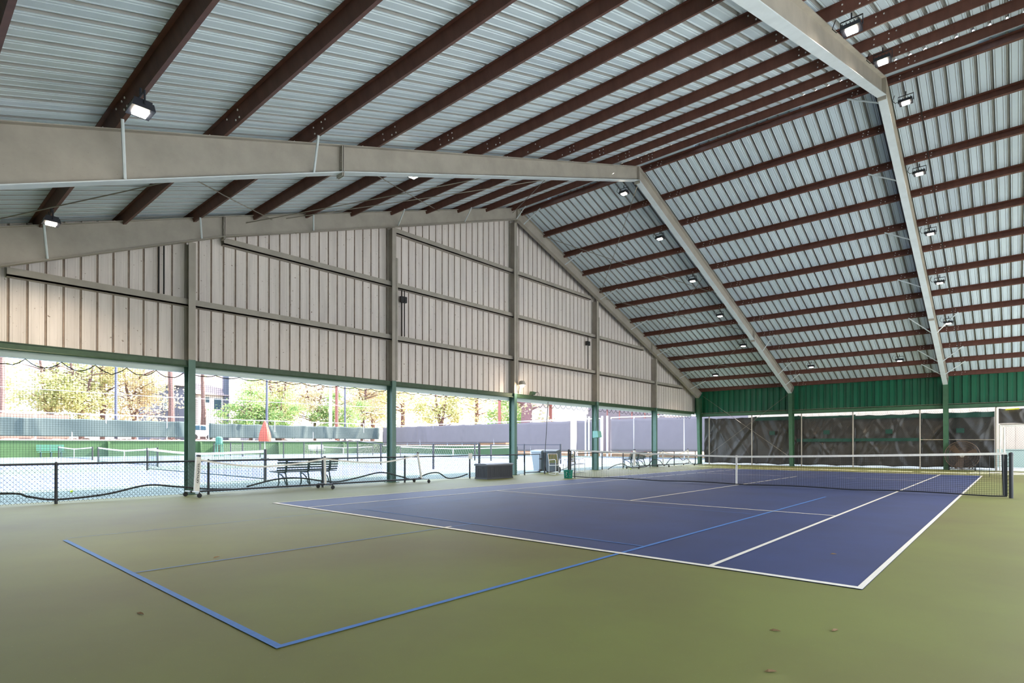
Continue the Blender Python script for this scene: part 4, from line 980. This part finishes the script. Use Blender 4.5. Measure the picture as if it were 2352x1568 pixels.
# umbrella
t = thing('closed_umbrella', (-38.5, 17.35, 0), 'closed coral red umbrella standing by the outdoor court fence', 'umbrella')
ux, uy = -38.5, 17.35
m_ = MB(); m_.tube([(ux, uy, 0.05), (ux, uy, 3.45)], 0.035, 8); m_.build('pole', ['pole_white'], t)
m_ = MB(); n = 24; rows = []
for z, r_, am in ((1.55, 0.40, 0.35), (1.8, 0.43, 0.3), (2.3, 0.38, 0.25), (2.75, 0.28, 0.15), (2.88, 0.24, 0.08), (3.1, 0.2, 0.05), (3.35, 0.08, 0.0), (3.42, 0.02, 0)):
    rows.append([(ux+r_*(1+am*math.cos(8*2*PI*i/n))*math.cos(2*PI*i/n), uy+r_*(1+am*math.cos(8*2*PI*i/n))*math.sin(2*PI*i/n), z) for i in range(n+1)])
sheet(rows, 0, m_); m_.build('canopy', ['umbrella'], t, smooth=True)
m_ = MB(); m_.lathe((ux, uy, 0), [(0.35, 0), (0.35, 0.05), (0.1, 0.1), (0.06, 0.3)], 16); m_.build('base', ['black'], t)
m_ = MB(); m_.lathe((ux, uy, 2.86), [(0.255, -0.03), (0.265, 0), (0.255, 0.03)], 16); m_.build('tie_strap', ['umbrella'], t)
# green water cooler on its stand
t = thing('water_cooler', (-52, 19.2, 0), 'green water cooler on a white stand against the far green wall', 'water cooler')
m_ = MB(); m_.lathe((-52, 18.6, 1.35), [(0.3, 0), (0.34, 0.05), (0.34, 0.65), (0.3, 0.7), (0.1, 0.78)], 16); m_.build('cooler_body', ['bench_far'], t, smooth=False)
m_ = MB(); m_.box(-52.35, -51.65, 18.25, 18.95, 1.29, 1.35)
for a, b in ((-0.3, -0.3), (0.3, -0.3), (-0.3, 0.3), (0.3, 0.3)): m_.bar((-52+a, 18.6+b, 0), (-52+a*0.8, 18.6+b*0.8, 1.3), 0.07)
m_.build('stand', ['bench_far'], t)
# poles
def pole(x, y, z0, z1, r, mat_, lab, cat='light pole'):
    t = thing('light_pole', (x, y, z0), lab, cat, 'poles beyond the courts')
    m_ = MB(); m_.tube([(x, y, z0), (x, y, z1)], [r*1.2, r*0.8], 8); m_.build('shaft', [mat_], t)
    m_ = MB(); m_.box(x-0.1, x+0.1, y-1.0, y+1.0, z1-0.1, z1+0.05); m_.build('crossarm', [mat_], t)
pole(-63.2, 12.05, 1.9, 13, 0.15, 'pole_grey', 'blue grey light pole rising behind the left windscreen')
pole(-62.7, 28.6, 1.9, 13, 0.15, 'pole_grey', 'blue grey light pole right above the closed umbrella')
pole(-62.9, 40.3, 1.9, 13, 0.12, 'pole_grey', 'thin blue grey light pole right of the red brown pole')
pole(-64.5, 39.9, 1.9, 14, 0.24, 'pole_red', 'red brown utility pole behind the windscreen', 'utility pole')
pole(-63.5, 38.3, 1.9, 14, 0.22, 'pole_white', 'white pole standing left of the red brown one')
pole(-42, 51.5, 1.6, 14, 0.2, 'pole_red', 'pinkish pole rising above the grey windscreen left of the ridge column', 'utility pole')
for k, (z, y0, y1) in enumerate(((6.9, -20, 52), (6.0, 44, 70))):
    m_ = MB(); m_.tube([(-64, y0, z+0.3), (-64, (y0+y1)/2, z), (-64, y1, z+0.3)], 0.03, 5); tag(m_.build('overhead_wire', ['pole_white'], loc=(-64, (y0+y1)/2, z)), ['long pale overhead wire in front of the trees', 'pale overhead wire right of the second wind column'][k], 'wire')
# car seen through the gap
t = thing('parked_car', (-67, 21.6, 1.9), 'white parked car seen through the gap in the green windscreen', 'car')
prof = [(-2.3, 2.3), (2.3, 2.3), (2.35, 3.0), (1.5, 3.1), (0.9, 3.75), (-1.6, 3.8), (-2.25, 3.1)]
m_ = MB(); m_.prism([(21.9+a*0.62, b) for a, b in prof], 'x', -67.9, -66.1); m_.build('body', ['car'], t)
m_ = MB(); m_.prism([(22.35, 3.12), (22.3, 3.6), (21.7, 3.68), (21.7, 3.12)], 'x', -66.09, -66.05); m_.prism([(21.6, 3.12), (21.6, 3.68), (20.9, 3.66), (20.62, 3.12)], 'x', -66.09, -66.05); m_.build('side_window', ['glass'], t)
m_ = MB(); m_.box(-66.12, -66.0, 20.42, 20.6, 2.65, 3.05); m_.build('tail_light', ['car_red'], t)
for y in (21.0, 22.8):
    m_ = MB(); m_.lathe((-66.1, y, 2.25), [(0.1, -0.12), (0.35, -0.1), (0.35, 0.1), (0.1, 0.12)], 16, axis='x'); m_.build('wheel', ['black_rubber'], t)
# houses
def house(x, y0, y1, zb, ze, zr, mat_, lab, wins, depth=9):
    t = thing('house', (x-depth/2, (y0+y1)/2, zb), lab, 'house', 'houses beyond the trees')
    m_ = MB(); m_.box(x-depth, x, y0, y1, zb, ze); m_.build('walls', [mat_], t)
    m_ = MB(); m_.prism([(x+0.6, ze-0.1), (x-depth/2, zr), (x-depth-0.6, ze-0.1)], 'y', y0-0.5, y1+0.5); m_.build('roof', ['house_roof'], t)
    for a, b, c, d in wins:
        m_ = MB(); m_.box(x, x+0.08, a-0.12, b+0.12, c-0.12, d+0.12); f_ = m_.build('window_frame', ['house_white'], t)
        m_ = MB(); m_.box(x+0.08, x+0.1, a, b, c, d); m_.build('pane', ['glass'], f_)
    return t
house(-85, 21.5, 26.2, 1.9, 10.4, 14, 'house_grey', 'grey house at the left of the leftmost wind column', [(23.2, 24.4, 6.5, 8.3)])
h_ = house(-84, 27.6, 32.6, 1.9, 9.2, 14.5, 'house_white', 'white house with a broad pale chimney, right of the leftmost wind column', [(28.3, 29.2, 7.9, 8.7), (29.9, 31.0, 6.9, 8.6)])
m_ = MB(); m_.box(-84, -83, 32.0, 33.6, 1.9, 14); m_.build('chimney', ['house_white'], h_)
m_ = MB(); m_.box(-84.2, -83.6, 31.3, 32.0, 1.9, 14); m_.build('grey_panel', ['house_grey'], h_)
house(-88, 35.5, 40.5, 1.9, 7.8, 11, 'house_grey', 'grey blue house behind the trees above the umbrella', [(37.0, 38.4, 5.9, 7.0)])
m_ = MB(); m_.box(-66.5, -66.2, -10, 8.5, 1.9, 4.5); tag(m_.build('brick_wall', ['brick'], loc=(-66.3, 0, 1.9)), 'red brick wall peeking over the far left windscreen', 'wall')
t = thing('white_building', (-36, 64, 0), 'white metal building above the windscreen right of the ridge column', 'building')
m_ = MB(); m_.box(-44.5, -33.4, 60, 72, 0.3, 12); m_.build('wall_panels', ['house_white'], t)
m_ = MB(); m_.box(-39.9, -39.4, 59.9, 60, 0.3, 12); m_.box(-44.6, -44.1, 59.9, 60, 0.3, 12); m_.build('corner_post', ['pole_red'], t)
t = thing('grey_building', (-26, 66, 0), 'grey sided building above the broad grey windscreen', 'building')
m_ = MB(); m_.box(-33.0, -21.5, 60, 72, 0.3, 6.9); m_.build('wall_panels', ['screen_grey'], t)
m_ = MB(); 
for k in range(6): m_.box(-31.8+k*1.9, -31.7+k*1.9, 59.92, 60, 0.3, 6.9)
m_.build('batten', ['pole_red'], t)
t = thing('neighbouring_shed', (10, 38, 0), 'tan metal sided shed seen through the doorway at the right', 'building')
m_ = MB(); P = profile(-2.6, 24, rw=0.05, dp=0.03, pitch=0.4, minor=False); sheet([[(x, 36-d, 0.3) for x, d in P], [(x, 36-d, 5.8) for x, d in P]], 0, m_); m_.box(-2.6, 24, 36.02, 44, 0.0, 5.8)
m_.build('siding', ['shed'], t)
m_ = MB(); m_.box(-3, 24.4, 35.4, 44.4, 5.8, 5.95); m_.build('roof_slab', ['roof'], t)
m_ = MB(); m_.box(-2.6, 24, 35.85, 35.98, 0, 1.0); m_.build('base_wall', ['mint_block'], t)
m_ = MB()
struct  # noqa
# ------------------------------------------------------------------ trees
def tree_proto(seed, h, r, zc, leafmat, nleaf, trunk_r, fork, barkm='bark', leafs=0.23):
    R = random.Random(seed)
    t = thing('tree', (0, 0, 0), 'x', 'tree', 'trees beyond the courts')
    m_ = MB(); top_ = h*0.9
    if fork:
        m_.tube([(0, 0, 0), (0.1, 0, h*0.22)], [trunk_r, trunk_r*0.9], 8)
        for s_ in (-1, 1): m_.tube([(0.1, 0, h*0.2), (s_*0.3, s_*0.6, h*0.4), (s_*0.6, s_*1.3, h*0.7), (s_*0.7, s_*1.6, h*0.9)], [trunk_r*0.8, trunk_r*0.6, trunk_r*0.35, 0.05], 7)
    else: m_.tube([(0, 0, 0), (0.1, 0.1, h*0.3), (-0.1, 0.15, h*0.6), (0, 0, h*0.95)], [trunk_r, trunk_r*0.85, trunk_r*0.6, 0.08], 8)
    for k in range(16):
        a = R.uniform(0, 2*PI); z = R.uniform(zc-0.8*r, zc+0.6*r); l = r*R.uniform(0.5, 1.0)
        z = max(z, h*0.12); m_.tube([(0, 0, z), (math.cos(a)*l*0.5, math.sin(a)*l*0.5, z+l*0.18), (math.cos(a)*l, math.sin(a)*l, z+l*0.3)], [trunk_r*0.35, trunk_r*0.2, 0.03], 5)
    m_.build('trunk', [barkm], t)
    c_ = MB(); cl = [(Vector((R.gauss(0, 0.45), R.gauss(0, 0.45), R.gauss(0, 0.5)))*r+Vector((0, 0, zc)), r*R.uniform(0.18, 0.42)) for _ in range(34)]
    vs, fs, ms = [], [], []
    for i in range(nleaf):
        c0, cr = cl[R.randrange(len(cl))]
        p = c0+Vector((R.gauss(0, 0.5)*cr*1.3, R.gauss(0, 0.5)*cr*1.3, R.gauss(0, 0.4)*cr))
        if p.z < 0.3: continue
        a = Vector((R.gauss(0, 1), R.gauss(0, 1), R.gauss(0, 0.5))).normalized()*leafs*R.uniform(0.5, 1.1); b = a.cross(Vector((R.gauss(0, 1), R.gauss(0, 1), R.gauss(0, 1)))).normalized()*leafs*0.5
        o = len(vs); vs += [p-a, p+b, p+a, p-b]; fs.append((o, o+1, o+2, o+3)); ms.append(0 if R.random() < 0.72 else 1)
    c_.v = [tuple(v) for v in vs]; c_.f = fs; c_.m = ms
    c_.build('foliage', leafmat, t)
    return t
PT = [tree_proto(1, 15, 4.2, 6.5, ['leaf_olive', 'leaf_yellow'], 4200, 0.35, True),
      tree_proto(2, 17, 4.6, 8.0, ['leaf_yellow', 'leaf_olive'], 4200, 0.4, False),
      tree_proto(3, 9, 3.6, 4.2, ['leaf_green', 'leaf_olive'], 5600, 0.25, False),
      tree_proto(4, 14, 4.8, 6.5, ['leaf_tan', 'leaf_yellow'], 4600, 0.3, True),
      tree_proto(5, 18, 2.6, 14.5, ['leaf_olive', 'leaf_green'], 3000, 0.42, False, 'bark'),
      tree_proto(6, 18, 4.2, 8.5, ['leaf_tan', 'leaf_olive'], 3500, 0.9, False, 'bark_pink')]
TR = [(4, -69.0, 3.1, 0.3, 1, 'tall bare trunked pine at the far left edge'),
      (0, -73, 7.8, 1.2, 0.95, 'olive tree just right of the far left pine'),
      (1, -75, 13.5, 2.5, 1, 'yellowish tree behind the blue grey light pole at the left'),
      (0, -72.5, 10.8, 4.0, 0.9, 'forked tree left of the blue grey light pole'),
      (3, -76, 17.0, 0.8, 1, 'thin tan tree between the left light pole and the grey house'),
      (4, -70, 19.6, 2.0, 0.95, 'bare trunked pine in front of the grey house'),
      (4, -73, 24.4, 1.0, 0.85, 'slim pine just right of the leftmost wind column'),
      (1, -95, 30, 1.7, 1.2, 'pale tree rising behind the white house'),
      (2, -70, 29.6, 0.5, 0.95, 'dense green tree hiding the houses left of the umbrella pole'),
      (0, -72, 34.5, 3.4, 1.0, 'broad olive tree right of the umbrella'),
      (2, -69, 33.6, 1.4, 0.8, 'low rounded green tree under the broad olive one'),
      (2, -69.5, 43.2, 2.2, 1.0, 'bright green tree behind the thin light pole'),
      (3, -73, 41, 2.9, 1.1, 'tan leafed tree behind the red brown pole'),
      (3, -74, 50.5, 1.9, 1.25, 'large tan tree left of the second wind column'),
      (1, -72, 57.5, 0.1, 1.1, 'yellow tree right of the second wind column'),
      (0, -66, 61.5, 2.2, 1.1, 'olive tree between the second wind column and the pinkish pole'),
      (1, -62, 66.5, 5.2, 1.1, 'yellow tree right of the pinkish pole'),
      (3, -56, 69.5, 3.2, 1.0, 'tan tree just left of the ridge column'),
      (2, -50, 66, 0.9, 1.4, 'green tree just right of the ridge column'),
      (5, -41.5, 56.5, 0.0, 1.0, 'thick pink trunked tree left of the white building'),
      (0, -90, 2.0, 0.4, 1.3, 'big olive tree far behind the left pine'),
      (1, -92, 45, 2.4, 1.4, 'tall yellow tree far behind the poles'),
      (0, -88, 62, 1.1, 1.4, 'tall olive tree far behind the second wind column')]
used = set()
for k, x, y, rz, sc, lab in TR:
    if k not in used: o = PT[k]; used.add(k)
    else: o = copy_tree(PT[k])
    o.location = (x, y, 1.5 if y < 52 else 0.8); o.rotation_euler = (0, 0, rz); o.scale = (sc, sc, sc); o['label'] = lab
